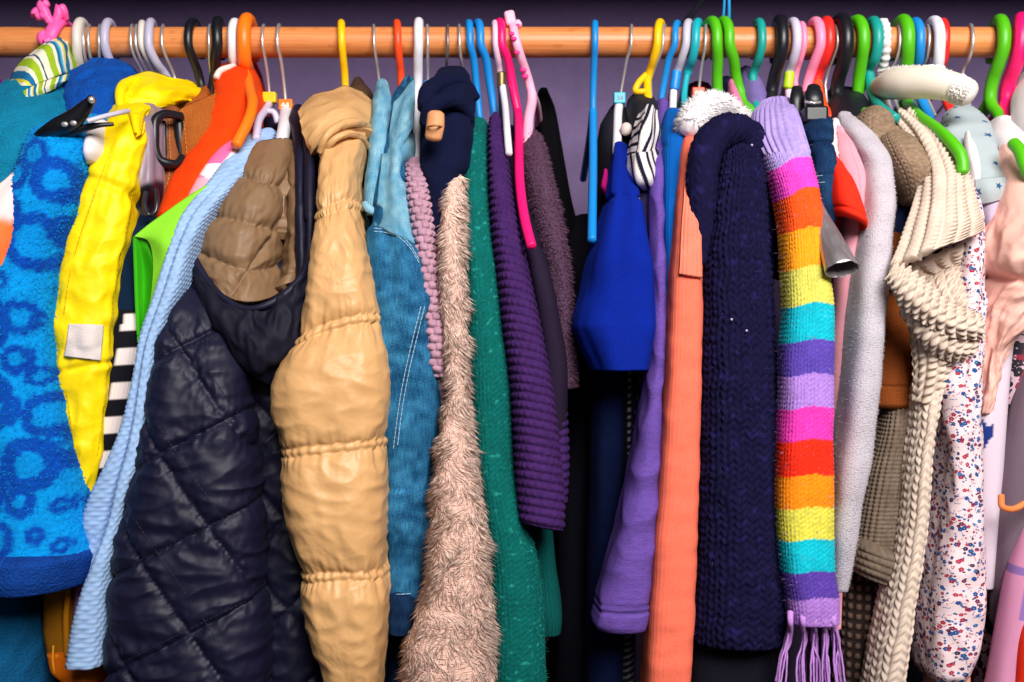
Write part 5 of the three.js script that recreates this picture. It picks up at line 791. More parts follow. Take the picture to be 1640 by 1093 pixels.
{ // violet sleeve
  const o = thing('sweatshirt', 'violet sweatshirt sleeve with a double stitched hem', 'sweatshirt', P(1060, 150, 0));
  const m = cloth(0x664a9c, { vary: 0.12, vw: 0.08, vf: 26, bump: T.fleece, bs: 0.0006 });
  const g = tube([[168, 1050, 1072, 0.0, 0.03], [220, 1044, 1072, 0.04, 0.05], [290, 1038, 1062, 0.09, 0.05], [400, 1038, 1062, 0.115, 0.055], [540, 1040, 1062, 0.128, 0.055], [620, 1030, 1060, 0.132, 0.055], [760, 1005, 1056, 0.138, 0.058], [850, 984, 1050, 0.14, 0.06], [930, 962, 1044, 0.141, 0.062], [962, 953, 1040, 0.141, 0.064], [968, 952, 1040, 0.141, 0.06], [974, 951, 1039, 0.141, 0.064], [990, 948, 1036, 0.141, 0.063], [1000, 954, 1034, 0.14, 0.058]], { dense: 1, nu: 60, nv: 260, folds: [{ a: 0.004, fs: 30, fy: 4, k: 5 }, { a: 0.003, fs: 40, fy: 24, k: 3, ridge: 1 }], disp: (s, y, fz, py) => -0.0016 * Math.exp(-(((py - 958) / 1.8) ** 2)) - 0.0016 * Math.exp(-(((py - 969) / 1.8) ** 2)) });
  part(o, 'sleeve', g, m);
  body(o, 1050, 14, 190, m, { depth: 0.18, bottom: 900 });
}
{ // bright blue sweater
  const o = thing('sweater', 'bright blue sweater tucked beside the coral cardigan', 'sweater', P(1078, 175, 0));
  const m = cloth(0x0857a8, { vary: 0.06, bump: T.finerib, bs: 0.0003 });
  part(o, 'sleeve', tube([[184, 1062, 1092, 0.03, 0.03], [205, 1058, 1096, 0.055, 0.045], [250, 1056, 1094, 0.08, 0.05], [330, 1056, 1084, 0.105, 0.05], [420, 1058, 1078, 0.115, 0.05], [560, 1052, 1074, 0.12, 0.05], [760, 1044, 1066, 0.12, 0.05], [1000, 1030, 1052, 0.12, 0.05]], { nu: 60, nv: 150, folds: fold(SOFT, 13, 0.8), disp: (s, y, fz, py) => -0.0022 * Math.exp(-(((py - 238) / 2.5) ** 2)) }), m);
  body(o, 1072, 14, 205, m, { depth: 0.16 });
}
{ // maroon thing behind the red tag
  const o = thing('jacket', 'dark maroon shoulder behind the orange red number tag', 'jacket', P(1115, 130, -0.05));
  part(o, 'shoulder', tube([[140, 1100, 1138, -0.05, 0.03], [155, 1096, 1142, -0.045, 0.05], [200, 1092, 1146, -0.04, 0.08], [420, 1092, 1150, -0.04, 0.1], [1250, 1092, 1150, -0.04, 0.12]], { nu: 40, nv: 50, folds: fold(SOFT, 16, 0.7) }), cloth(0x30101c, { bump: T.fleece, bs: 0.0005 }));
}
{ // coral cardigan
  const o = thing('cardigan', 'coral pink fine knit cardigan with a ribbed placket', 'cardigan', P(1105, 195, 0.02));
  const m = cloth(0xf4735a, { vary: 0.07, vw: 0.06, vf: 30, bump: T.finerib, bs: 0.00016 }), m2 = cloth(0xf58068, { vary: 0.05, vw: 0.06, vf: 30, bump: T.finerib, bs: 0.0005 });
  const g = tube([[208, 1092, 1116, 0.06, 0.03], [235, 1088, 1121, 0.085, 0.045], [290, 1082, 1123, 0.11, 0.05], [360, 1076, 1123, 0.13, 0.05], [440, 1070, 1123, 0.14, 0.05], [600, 1063, 1121, 0.145, 0.05], [760, 1053, 1117, 0.146, 0.05], [900, 1043, 1112, 0.146, 0.05], [1130, 1029, 1102, 0.146, 0.05]], { dense: 1, nu: 64, nv: 200, e: 3.4, folds: [{ a: 0.0028, fs: 30, fy: 2.5, k: 7 }, { a: 0.0016, fs: 24, fy: 30, k: 9 }, { a: 0.0008, fs: 60, fy: 80, k: 4 }] });
  part(o, 'front', g, m);
  const pl = []; for (let i = 0; i <= 10; i++) { const t = i / 10; pl.push(lay(g, [0, 0.33, 0.66, 1].map((u) => [1096 - 9 * t + u * (25 + 11 * t) * 0.98, 290 + t * 150 + u * 6 * t]), 0.0026)); }
  part(o, 'placket', sheet(pl, { nu: 30, nv: 60, th: 0.003 }), m2);
  part(o, 'inner_front', tube([[290, 1076, 1090, 0.085, 0.03], [440, 1064, 1084, 0.112, 0.035], [700, 1052, 1076, 0.12, 0.035], [1130, 1022, 1056, 0.12, 0.035]], { nu: 36, nv: 60, folds: fold(EVEN, 6) }), cloth(0xe85848, { vary: 0.06, bump: T.finerib, bs: 0.0002 }));
  body(o, 1092, 16, 228, m, { depth: 0.18 });
}
{ // white fur collar
  const o = thing('fur_collar_coat', 'white fluffy fur collar arching over the navy knitted hood', 'coat', P(1145, 150, 0));
  const base = cloth(0xe9e2e6), g = sweep([P(1104, 206, 0.1), P(1112, 188, 0.09), P(1130, 172, 0.07), P(1154, 170, 0.05), P(1176, 182, 0.04), P(1196, 200, 0.03)], (u) => (15 + 3 * Math.sin(u * 5)) * SC, { n: 60, m: 24, rough: (l, t) => 0.12 * noise(l * 160, t * 2, 3) });
  const c = part(o, 'collar', g, base); part(c, 'pile', pile(g, 5000, { len: 0.0062, wid: 0.0005, spread: 1.3, down: -0.2, all: true, curl: 0.9, vary: 0.1 }), cloth(0xf6f0f2, { vcol: true, sheen: 0.3 }), 'stuff');
  body(o, 1160, 18, 205, cloth(0xd9c8d2, { bump: T.fleece, bs: 0.0006 }), { depth: 0.14 });
}
{ // navy chunky knit with hood
  const o = thing('chunky_knit_cardigan', 'dark navy chunky knit cardigan with a rounded hood', 'cardigan', P(1175, 175, 0));
  const c = lin(0x120f30), c2 = lin(0x221c52);
  const kn = (s, y) => knitV(s + 0.003 * noise(s * 40, y * 40, 2), y + 0.003 * noise(s * 50, y * 30, 6), 0.0105, 0.0078) * (0.75 + 0.4 * noise(s * 70, y * 70, 4));
  const cl = (s, y) => tinted(mix(c, c2, sstep(0.2, 0.6, noise(s * 120, y * 90, 5)) * 0.6), yarnTint(s, y, 0.3));
  const m = cloth(0xffffff, { vcol: true, rough: 0.9, sheen: 0.08, sc: 0x5a50a0 });
  const g = tube([[232, 1150, 1214, 0.11, 0.04], [270, 1146, 1222, 0.125, 0.06], [340, 1132, 1226, 0.138, 0.065], [440, 1124, 1232, 0.145, 0.068], [600, 1120, 1240, 0.148, 0.07], [750, 1117, 1245, 0.149, 0.07], [900, 1113, 1250, 0.149, 0.07], [1000, 1108, 1254, 0.148, 0.07], [1024, 1110, 1252, 0.147, 0.066]], { dense: 1, nu: 140, nv: 360, disp: (s, y) => 0.0055 * kn(s, y) + 0.0005 * noise(s * 700, y * 700, 4) - 0.003, col: cl, folds: [{ a: 0.008, fs: 20, fy: 2, k: 4 }, { a: 0.002, fs: 50, fy: 12, k: 7 }] });
  const fr = part(o, 'front', g, m);
  part(fr, 'loose_fibres', pile(g, 350, { len: 0.004, wid: 0.00012, spread: 2, curl: 2 }), cloth(0x4a4480, { vcol: true }), 'stuff');
  const hood = sweep([P(1126, 420, 0.15), P(1124, 330, 0.15), P(1127, 262, 0.145), P(1138, 228, 0.138), P(1162, 210, 0.13), P(1190, 214, 0.12), P(1212, 240, 0.118), P(1226, 290, 0.118), P(1233, 360, 0.12), P(1236, 440, 0.12)], (u) => (15 + 9 * Math.sin(u * Math.PI)) * SC, { n: 220, m: 44, rough: (l, t) => 0.2 * (kn(t * 0.012, l) - 0.5) + 0.05 * noise(l * 60, t, 2) });
  hood.setAttribute('color', new THREE.Float32BufferAttribute(Array.from({ length: hood.attributes.position.count }, (_, i) => cl(hood.attributes.uv.getX(i), hood.attributes.uv.getY(i))).flat(), 3));
  part(o, 'hood', hood, m);
  part(o, 'lining', tube([[990, 1106, 1250, 0.12, 0.05], [1060, 1104, 1250, 0.125, 0.06], [1150, 1102, 1252, 0.125, 0.06]], { nu: 50, nv: 30, folds: fold(SOFT, 4) }), cloth(0x14141e, { bump: T.fleece, bs: 0.0005 }));
  body(o, 1168, 34, 230, cloth(0x17152c, { vary: 0.2, bump: T.seed, bs: 0.0016 }), { depth: 0.18 });
  // two sequins caught in the knit
  for (const [x, y] of [[1199, 237], [1135, 302], [1196, 530], [1172, 512]]) { const h = onCloth(g, x, y); const b = new THREE.SphereGeometry(1.8 * SC, 8, 6); const p = P(x, y, h.p.z + 0.004); b.translate(p.x, p.y, p.z + (y < 310 ? 0.012 : 0)); part(o, 'bead', b, plastic(0xb8a8c0, 0.2)); }
}
{ // lilac mitten-like shape and pink behind green hooks
  const o = thing('hooded_jacket', 'soft lilac hood standing behind the two green hooks', 'jacket', P(1195, 115, -0.02));
  const m = cloth(0x7768a4, { vary: 0.15, bump: T.fleece, bs: 0.001 });
  part(o, 'hood', tube([[116, 1184, 1198, -0.03, 0.03], [130, 1180, 1210, -0.025, 0.05], [160, 1178, 1220, -0.02, 0.07], [220, 1180, 1228, -0.015, 0.08], [500, 1180, 1228, -0.01, 0.1]], { nu: 50, nv: 60, folds: fold(SOFT, 3) }), m);
  const p = thing('shirt', 'pink fold between the two green hooks', 'shirt', P(1172, 135, -0.01));
  part(p, 'collar', tube([[136, 1166, 1176, 0.0, 0.02], [160, 1168, 1186, 0.01, 0.03], [190, 1172, 1194, 0.012, 0.035], [260, 1174, 1198, 0.015, 0.04]], { nu: 40, nv: 40, folds: fold(SOFT, 5, 0.6) }), cloth(0xe87aa6, { bump: T.fleece, bs: 0.0006 }));
  const q = thing('jacket', 'dark blue hooded shape left of the pink fold', 'jacket', P(1160, 130, -0.03));
  part(q, 'hood', tube([[132, 1152, 1174, -0.04, 0.03], [150, 1148, 1180, -0.035, 0.05], [200, 1146, 1184, -0.03, 0.06], [500, 1146, 1184, -0.03, 0.07]], { nu: 40, nv: 40, folds: fold(SOFT, 6) }), cloth(0x2f2f5a, { bump: T.fleece, bs: 0.0008 }));
}
{ // rainbow scarf
  const o = thing('scarf', 'knitted rainbow striped scarf with lilac tassels', 'scarf', P(1240, 150, 0.02));
  const B = [[262, 0xa891d0], [309, 0xe243b8], [369, 0xf2521c], [429, 0xf79a1e], [487, 0xd0c95a], [544, 0x14b1c4], [597, 0x5b45a8], [649, 0xab80d2], [700, 0xe63cae], [755, 0xee2f1a], [806, 0xf68a18], [856, 0xd8cf4e], [906, 0x12b4c6], [948, 0x5a3fa0], [1200, 0xaa78cc]].map(([y, c]) => [y, lin(c)]);
  const rows = [[166, 1222, 1262, 0.06, 0.03], [180, 1212, 1268, 0.08, 0.04], [215, 1210, 1280, 0.11, 0.045], [262, 1228, 1292, 0.135, 0.048], [310, 1244, 1303, 0.15, 0.05], [370, 1254, 1312, 0.162, 0.05], [430, 1257, 1318, 0.17, 0.05], [490, 1259, 1325, 0.175, 0.05], [560, 1254, 1326, 0.178, 0.05], [640, 1252, 1325, 0.178, 0.05], [700, 1249, 1324, 0.178, 0.05], [800, 1246, 1327, 0.178, 0.05], [860, 1249, 1328, 0.178, 0.05], [910, 1254, 1329, 0.178, 0.05], [960, 1261, 1337, 0.178, 0.048], [994, 1266, 1338, 0.177, 0.045]];
  const g = tube(rows, { dense: 1, nu: 112, nv: 420, folds: [{ a: 0.006, fs: 28, fy: 2.5, k: 9 }, { a: 0.001, fs: 60, fy: 20, k: 3 }], disp: (s, y, fz, py) => py < 250 ? 0.0024 * Math.abs(Math.sin(Math.PI * s / 0.0062)) : 0.002 * knitV(s + 0.001 * noise(s * 40, y * 40), y, 0.0056, 0.0046) + 0.0004 * noise(s * 700, y * 700, 3), col: (s, y, py, fz, ux) => { const q = py + 4 * Math.cos(ux * 2.2) - 3 + 1.6 * noise(s * 500, y * 100, 3) + 5 * ux * (py > 330 ? 0.4 : 1.8); for (const [e, c] of B) if (q < e) return tinted(c, yarnTint(s, y, 0.22)); return B[14][1]; } });
  const f = part(o, 'scarf_panel', g, cloth(0xffffff, { vcol: true, sheen: 0.3, sc: 0xffffff }));
  part(f, 'loose_fibres', pile(g, 700, { len: 0.0035, wid: 0.0001, spread: 1.8, curl: 1.5, down: -0.1 }), cloth(0xb89ac0, { vcol: true }), 'stuff');
  const pk = tube([[290, 1242, 1256, 0.09, 0.03], [360, 1238, 1260, 0.1, 0.035], [430, 1244, 1262, 0.105, 0.035], [446, 1250, 1262, 0.105, 0.03]], { nu: 40, nv: 60, disp: (s, y) => 0.002 * knitV(s, y, 0.006, 0.005) });
  part(o, 'scarf_end', pk, cloth(0xb81a4a, { vary: 0.2, bump: T.stock, bs: 0.001 }));
  const yarn = cloth(0xc08ad4, { vary: 0.15, vw: 0.03 });
  for (const [i, x0] of [1266, 1286, 1305, 1321, 1335].entries()) {
    const list = [], lean = [-16, -2, 2, 6, 12][i] + (rnd() - 0.5) * 4;
    for (let k = 0; k < 10; k++) { const a = (rnd() - 0.5) * 12, b = (rnd() - 0.5) * 16, c = (rnd() - 0.5) * 9, zz = 0.178 + (rnd() - 0.5) * 0.016; list.push(sweep([P(x0 + a * 0.2, 982, 0.186), P(x0 + a * 0.5, 1000, 0.188), P(x0 + a + lean * 0.3, 1030, zz), P(x0 + b * 0.7 + lean * 0.7 + c, 1060, zz), P(x0 + b + lean + c * 0.5, 1090 + rnd() * 26, zz)], (u) => (1.7 - 0.5 * u) * SC, { n: 26, m: 6, rough: (l, th) => 0.25 * Math.sin(l * 1900 + th) })); }
    list.push(sweep([P(x0, 982, 0.192), P(x0, 994, 0.197), P(x0 + 1, 1010, 0.19)], (u) => (4.5 - 1.5 * u) * SC, { n: 10, m: 8 }));
    part(o, 'tassel', mergeGeometries(list), yarn);
  }
}
{ // clips with dark denim
  const o = thing('clip_hanger', 'pair of glossy black clips holding dark denim', 'clothes hanger', P(1295, 130, 0.03));
  const clip = (x, y0, y1, w, z) => { const g = sweep([P(x, y0, z), P(x, y0 + 12, z + 0.004), P(x + 1, (y0 + y1) / 2, z + 0.006), P(x + 2, y1, z + 0.004)], (u) => w * SC * (0.75 + 0.28 * sstep(0, 0.35, u)), { n: 30, m: 16, flat: 0.6 }); part(o, 'clip', g, C.black); };
  clip(1277, 142, 205, 11, 0.08); clip(1304, 140, 182, 13, 0.1);
  const jaw = new RoundedBoxGeometry(34 * SC, 24 * SC, 0.02, 3, 0.003); { const p = P(1304, 186, 0.105); jaw.translate(p.x, p.y, p.z); } part(o, 'jaw', jaw, C.black);
  const pin = sweep([P(1290, 163, 0.115), P(1302, 165, 0.118), P(1314, 164, 0.115)], 2 * SC, { n: 10, m: 8 }); part(o, 'pin', pin, chrome);
  part(o, 'bar', sweep([P(1280, 160, 0.07), P(1290, 150, 0.0), P(1300, 140, -0.1)], 5 * SC, { n: 16 }), C.black);
}
{
  const o = thing('denim_skirt', 'small dark denim skirt held by the black clips', 'skirt', P(1306, 190, 0.09));
  const g = tube([[196, 1286, 1332, 0.1, 0.03], [212, 1284, 1332, 0.112, 0.04], [228, 1290, 1330, 0.118, 0.04], [260, 1296, 1332, 0.124, 0.04], [300, 1298, 1332, 0.13, 0.04], [350, 1300, 1330, 0.134, 0.04], [440, 1302, 1332, 0.134, 0.04]], { nu: 70, nv: 150, folds: fold(CRISP, 9, 0.8), disp: (s, y, fz, py) => -0.002 * Math.exp(-(((py - 234) / 2.5) ** 2)) - 0.0016 * Math.exp(-(((py - 286) / 2) ** 2)) });
  part(o, 'panel', g, denimDeep);
  for (const y of [281, 292]) part(o, 'stitching', stitches(lay(g, [[1302, y], [1312, y + 1], [1322, y]], 0.001), 0.0026, 0.001, 0.0004), threadPale, 'stuff');
  const fr = tube([[205, 1330, 1338, 0.105, 0.01], [260, 1330, 1342, 0.118, 0.012], [300, 1326, 1336, 0.122, 0.01]], { nu: 30, nv: 50, disp: (s, y) => 0.002 * noise(s * 300, y * 300) }); part(o, 'frayed_edge', fr, cloth(0xd8d0d6));
  body(o, 1296, 16, 225, cloth(0x141626), { depth: 0.14, bottom: 800 });
}
{ // silver metallic sleeve
  const o = thing('metallic_jacket', 'silver metallic sleeve with an open dark cuff over the pink shirt', 'jacket', P(1300, 290, 0.1));
  const m = cloth(0xb3a9ae, { rough: 0.34, metal: 0.75, bump: T.crinkle, bs: 0.0005 });
  const A = P(1296, 300, 0.15), Bp = P(1349, 432, 0.205), dir = Bp.clone().sub(A), Lc = dir.length(); dir.normalize();
  const sx = new THREE.Vector3(1, 0, 0).addScaledVector(dir, -dir.x).normalize(), sy = new THREE.Vector3().crossVectors(dir, sx), pos = [], uv = [], idx = [], nu = 48, nv = 40;
  const ringAt = (t, k) => { for (let j = 0; j <= nu; j++) { const th = j / nu * Math.PI * 2, r = (6 + 21 * t) * SC * 0.82 * k, p = A.clone().addScaledVector(dir, Lc * t).addScaledVector(sx, Math.cos(th) * r).addScaledVector(sy, Math.sin(th) * r * 0.75 + 0.002 * noise(th * 2, t * 5)); pos.push(p.x, p.y, p.z); uv.push(th * 0.02, t * Lc); } };
  for (let i = 0; i <= nv; i++) ringAt(i / nv, 1); for (let i = 0; i <= 10; i++) ringAt(1 - i * 0.08, 0.93);
  for (let i = 0; i < nv + 11; i++) for (let j = 0; j < nu; j++) { const a = i * (nu + 1) + j; idx.push(a, a + 1, a + nu + 1, a + 1, a + nu + 2, a + nu + 1); }
  const g = new THREE.BufferGeometry(); g.setAttribute('position', new THREE.Float32BufferAttribute(pos, 3)); g.setAttribute('uv', new THREE.Float32BufferAttribute(uv, 2)); g.setIndex(idx); g.computeVertexNormals();
  part(o, 'sleeve', g, m);
  body(o, 1290, 12, 320, cloth(0x6a6066, { rough: 0.4, metal: 0.5 }), { depth: 0.1, bottom: 700 });
}
{ // red sleeve
  const o = thing('shirt', 'short bright red sleeve with an open cuff', 'shirt', P(1340, 262, 0.08));
  const m = cloth(0xf0301a, { vary: 0.04, bump: T.weave, bs: 0.0003, rough: 0.75 });
  part(o, 'sleeve', tube([[266, 1328, 1352, 0.125, 0.025], [285, 1326, 1362, 0.135, 0.04], [320, 1326, 1374, 0.145, 0.05], [340, 1328, 1380, 0.148, 0.052], [352, 1330, 1382, 0.148, 0.054], [358, 1332, 1381, 0.147, 0.05]], { nu: 60, nv: 60, folds: fold(EVEN, 5), lift: (ux, uz) => -ux * 0.006, disp: (s, y, fz, py) => -0.0012 * Math.exp(-(((py - 344) / 2) ** 2)) }), m);
}
{ // pink shirts
  const o = thing('shirt', 'soft pink shirt shoulder left of the white fleece', 'shirt', P(1340, 190, 0.02));
  const m = cloth(0xe59aa8, { vary: 0.05, bump: T.weave, bs: 0.0004 });
  part(o, 'sleeve', tube([[212, 1332, 1350, 0.08, 0.02], [240, 1332, 1366, 0.1, 0.035], [290, 1340, 1382, 0.118, 0.04], [340, 1346, 1384, 0.125, 0.04], [420, 1340, 1372, 0.13, 0.04], [560, 1326, 1358, 0.132, 0.04], [760, 1320, 1346, 0.132, 0.04], [1000, 1316, 1340, 0.13, 0.04]], { nu: 60, nv: 160, folds: fold(EVEN, 7), disp: (s) => -0.004 * Math.exp(-(((s - 0.004) / 0.0018) ** 2)) }), m);
  const w = thing('blouse', 'pale lace shoulder peeking left of the pink shirt', 'blouse', P(1335, 190, 0.02));
  part(w, 'shoulder', tube([[200, 1330, 1342, 0.07, 0.02], [230, 1332, 1350, 0.085, 0.03], [300, 1334, 1352, 0.098, 0.03]], { nu: 40, nv: 40, folds: fold(CRISP, 2, 0.6) }), cloth(0xe6dade, { bump: T.seed, bs: 0.0008 }));
  body(o, 1330, 16, 225, m, { depth: 0.14 });
}
{ // white fleece cardigan
  const o = thing('fleece_cardigan', 'white fleece cardigan sleeve between pink shirt and brown suede', 'cardigan', P(1350, 175, 0));
  const m = cloth(0xc8bfc8, { vary: 0.05, vw: 0.06, bump: T.fleece, bs: 0.0011, sheen: 0.3, sc: 0xffffff });
  const g = tube([[190, 1338, 1362, 0.04, 0.03], [206, 1340, 1382, 0.065, 0.045], [235, 1358, 1406, 0.09, 0.05], [270, 1374, 1422, 0.11, 0.055], [330, 1374, 1426, 0.128, 0.06], [400, 1364, 1422, 0.14, 0.062], [480, 1355, 1414, 0.148, 0.064], [600, 1348, 1402, 0.154, 0.064], [700, 1338, 1391, 0.156, 0.06], [780, 1330, 1376, 0.156, 0.056], [860, 1327, 1360, 0.155, 0.05], [938, 1331, 1347, 0.153, 0.04]], { dense: 1, nu: 70, nv: 200, folds: [{ a: 0.006, fs: 30, fy: 2.4, k: 7 }, { a: 0.0018, fs: 30, fy: 26, k: 3 }] });
  const sl = part(o, 'sleeve', g, m); part(sl, 'pile', pile(g, 6000, { len: 0.0015, wid: 0.00018, spread: 1.8, down: -0.4 }), cloth(0xd0c8d0, { vcol: true }), 'stuff');
  body(o, 1352, 18, 215, m, { depth: 0.16, bottom: 900 });
}
{ // black items behind
  const o = thing('jacket', 'black nylon jacket shoulder under the broad black hook', 'jacket', P(1345, 140, -0.02));
  const m = cloth(0x15151d, { rough: 0.5, bump: T.crinkle, bs: 0.0008 });
  part(o, 'shoulder', tube([[150, 1322, 1368, -0.03, 0.04], [165, 1318, 1380, -0.01, 0.07], [210, 1320, 1392, 0.02, 0.08], [260, 1330, 1400, 0.03, 0.09], [420, 1340, 1410, 0.03, 0.1], [1250, 1320, 1400, 0.03, 0.12]], { nu: 60, nv: 80, folds: fold(CRISP, 6) }), m);
}
{ // brown knitted mittens / ears
  const o = thing('knit_hat', 'brown knitted hat with two rounded ear flaps', 'hat', P(1395, 165, 0.03));
  const c = lin(0x8d7560), m = cloth(0xffffff, { vcol: true });
  const col = (s, y) => tinted(c, yarnTint(s, y, 0.35)), dp = (s, y) => 0.0026 * knitV(s, y, 0.0062, 0.005);
  part(o, 'ear_flap', tube([[178, 1386, 1408, 0.06, 0.03], [190, 1375, 1420, 0.068, 0.045], [210, 1371, 1424, 0.074, 0.05], [232, 1380, 1422, 0.078, 0.05], [246, 1392, 1416, 0.078, 0.04]], { dense: 1, nu: 90, nv: 110, closed: true, disp: dp, col, topRound: 0.004 }), m);
  part(o, 'ear_flap', tube([[212, 1410, 1436, 0.08, 0.03], [226, 1406, 1452, 0.095, 0.05], [250, 1412, 1468, 0.108, 0.06], [280, 1428, 1482, 0.116, 0.06], [305, 1440, 1482, 0.118, 0.05], [318, 1446, 1472, 0.117, 0.04]], { dense: 1, nu: 100, nv: 130, closed: true, disp: dp, col }), m);
}
{ // navy and brown suede skirt
  const o = thing('shirt', 'navy fabric above the brown suede skirt', 'shirt', P(1442, 270, 0.06));
  part(o, 'panel', tube([[280, 1420, 1468, 0.075, 0.03], [330, 1418, 1470, 0.09, 0.04], [400, 1412, 1466, 0.095, 0.04], [440, 1410, 1464, 0.095, 0.04]], { nu: 50, nv: 50, folds: fold(CRISP, 3) }), cloth(0x1b2748, { vary: 0.1, bump: T.twill, bs: 0.0004 }));
  const s = thing('suede_skirt', 'rust brown suede skirt panel beside the white fleece', 'skirt', P(1435, 370, 0.08));
  part(s, 'panel', tube([[380, 1410, 1454, 0.1, 0.03], [430, 1404, 1456, 0.112, 0.04], [540, 1398, 1462, 0.12, 0.042], [646, 1394, 1468, 0.124, 0.042], [652, 1396, 1466, 0.124, 0.036]], { nu: 60, nv: 140, folds: fold(EVEN, 3, 1.2), disp: (q, y, fz, py) => -0.0014 * Math.exp(-(((py - 618) / 2) ** 2)) }), cloth(0x84431c, { vary: 0.14, vw: 0.05, vf: 34, bump: T.fleece, bs: 0.0007, sheen: 0.3, sc: 0xc07840 }));
  const k = thing('coat', 'black coat filling the gap behind the cream and floral clothes', 'coat', P(1450, 300, 0));
  part(k, 'front', tube([[260, 1400, 1500, -0.04, 0.05], [330, 1390, 1510, -0.02, 0.08], [500, 1380, 1520, 0, 0.1], [1250, 1370, 1520, 0, 0.12]], { nu: 60, nv: 60, folds: fold(SOFT, 14) }), cloth(0x13141c, { bump: T.fleece, bs: 0.0006 }));
}
{ // cream chunky cardigan
  const o = thing('chunky_knit_cardigan', 'cream chunky ribbed cardigan with a ruffled folded front', 'cardigan', P(1450, 165, 0.02));
  const c = lin(0xd2beae), m = cloth(0xffffff, { vcol: true, sheen: 0.2, sc: 0xffffff });
  const rib = (x, y, w, h) => { const f = x / w - Math.floor(x / w) - 0.5, p = Math.sqrt(clamp(1 - (f / 0.42) ** 2)), t = y / h + f * 0.9; return p * (0.65 + 0.35 * Math.cos(2 * Math.PI * t)); };
  const cl = (h, s, y) => tinted(c, yarnTint(s, y, 0.16));
  const ribSheet = (rows, w, h, o2 = {}) => sheet(rows, { nu: 90, nv: 100, th: 0.006, disp: (s, y) => 0.0048 * rib(s + (o2.off || 0), y, w, h), col: (s, y) => cl(rib(s + (o2.off || 0), y, w, h), s, y), folds: [{ a: 0.003, fs: 30, fy: 20, k: 3 }], ...o2 });
  const A = ribSheet([[[1428, 198, 0.06], [1450, 182, 0.068], [1476, 190, 0.06]], [[1452, 238, 0.098], [1484, 216, 0.112], [1514, 228, 0.1]], [[1478, 290, 0.128], [1510, 270, 0.146], [1542, 268, 0.128]], [[1466, 335, 0.152], [1512, 315, 0.17], [1555, 314, 0.148]], [[1450, 385, 0.172], [1508, 360, 0.19], [1564, 350, 0.158]], [[1430, 432, 0.182], [1496, 402, 0.2], [1570, 374, 0.164]]], 0.0105, 0.0058);
  part(o, 'front_flap', A, m);
  part(o, 'inner_fold', ribSheet([[[1432, 436, 0.165], [1492, 410, 0.158], [1552, 388, 0.145]], [[1460, 452, 0.145], [1506, 432, 0.142], [1548, 422, 0.14]], [[1494, 492, 0.155], [1520, 478, 0.158], [1550, 470, 0.15]], [[1530, 520, 0.16], [1546, 512, 0.165], [1562, 508, 0.155]]], 0.009, 0.006), m);
  part(o, 'ruffle', ribSheet([[[1428, 424, 0.184], [1450, 438, 0.188], [1484, 462, 0.188], [1522, 490, 0.182], [1562, 510, 0.168]], [[1425, 440, 0.196], [1446, 460, 0.204], [1482, 486, 0.204], [1520, 512, 0.198], [1566, 524, 0.178]], [[1431, 458, 0.188], [1450, 486, 0.194], [1484, 512, 0.194], [1522, 536, 0.188], [1567, 540, 0.17]]], 0.0085, 0.006, { nv: 60, off: 0.2 }), m);
  part(o, 'ruffle', ribSheet([[[1440, 468, 0.172], [1470, 492, 0.176], [1502, 514, 0.176], [1536, 534, 0.17], [1560, 536, 0.16]], [[1444, 490, 0.182], [1474, 520, 0.19], [1504, 542, 0.19], [1534, 556, 0.182], [1556, 552, 0.166]], [[1456, 512, 0.172], [1482, 544, 0.176], [1506, 562, 0.176], [1528, 572, 0.17], [1545, 566, 0.16]]], 0.0085, 0.006, { nv: 50, off: 0.4 }), m);
  part(o, 'front', ribSheet([[[1440, 470, 0.16], [1500, 505, 0.175], [1562, 540, 0.15]], [[1456, 520, 0.165], [1500, 545, 0.175], [1546, 560, 0.15]], [[1464, 570, 0.162], [1496, 590, 0.17], [1524, 590, 0.15]], [[1468, 640, 0.155], [1486, 645, 0.165], [1500, 640, 0.145]]], 0.009, 0.006), m);
  const st = (s, y) => knitV(s + 0.0015 * noise(s * 50, y * 50, 2), y, 0.0125, 0.0088) * (0.85 + 0.3 * noise(s * 70, y * 70, 4));
  part(o, 'sleeve', tube([[590, 1464, 1514, 0.14, 0.035], [650, 1466, 1492, 0.152, 0.045], [740, 1454, 1478, 0.156, 0.048], [850, 1440, 1470, 0.158, 0.05], [950, 1420, 1456, 0.16, 0.052], [1020, 1404, 1446, 0.16, 0.055], [1130, 1382, 1432, 0.158, 0.055]], { dense: 1, nu: 110, nv: 330, disp: (s, y) => 0.0036 * st(s, y) - 0.0012, col: (s, y) => cl(st(s, y), s, y), folds: fold(SOFT, 4, 0.8) }), m);
  body(o, 1430, 18, 215, cloth(0xb9a592, { bump: T.stock, bs: 0.0015 }), { depth: 0.14, bottom: 760 });
}
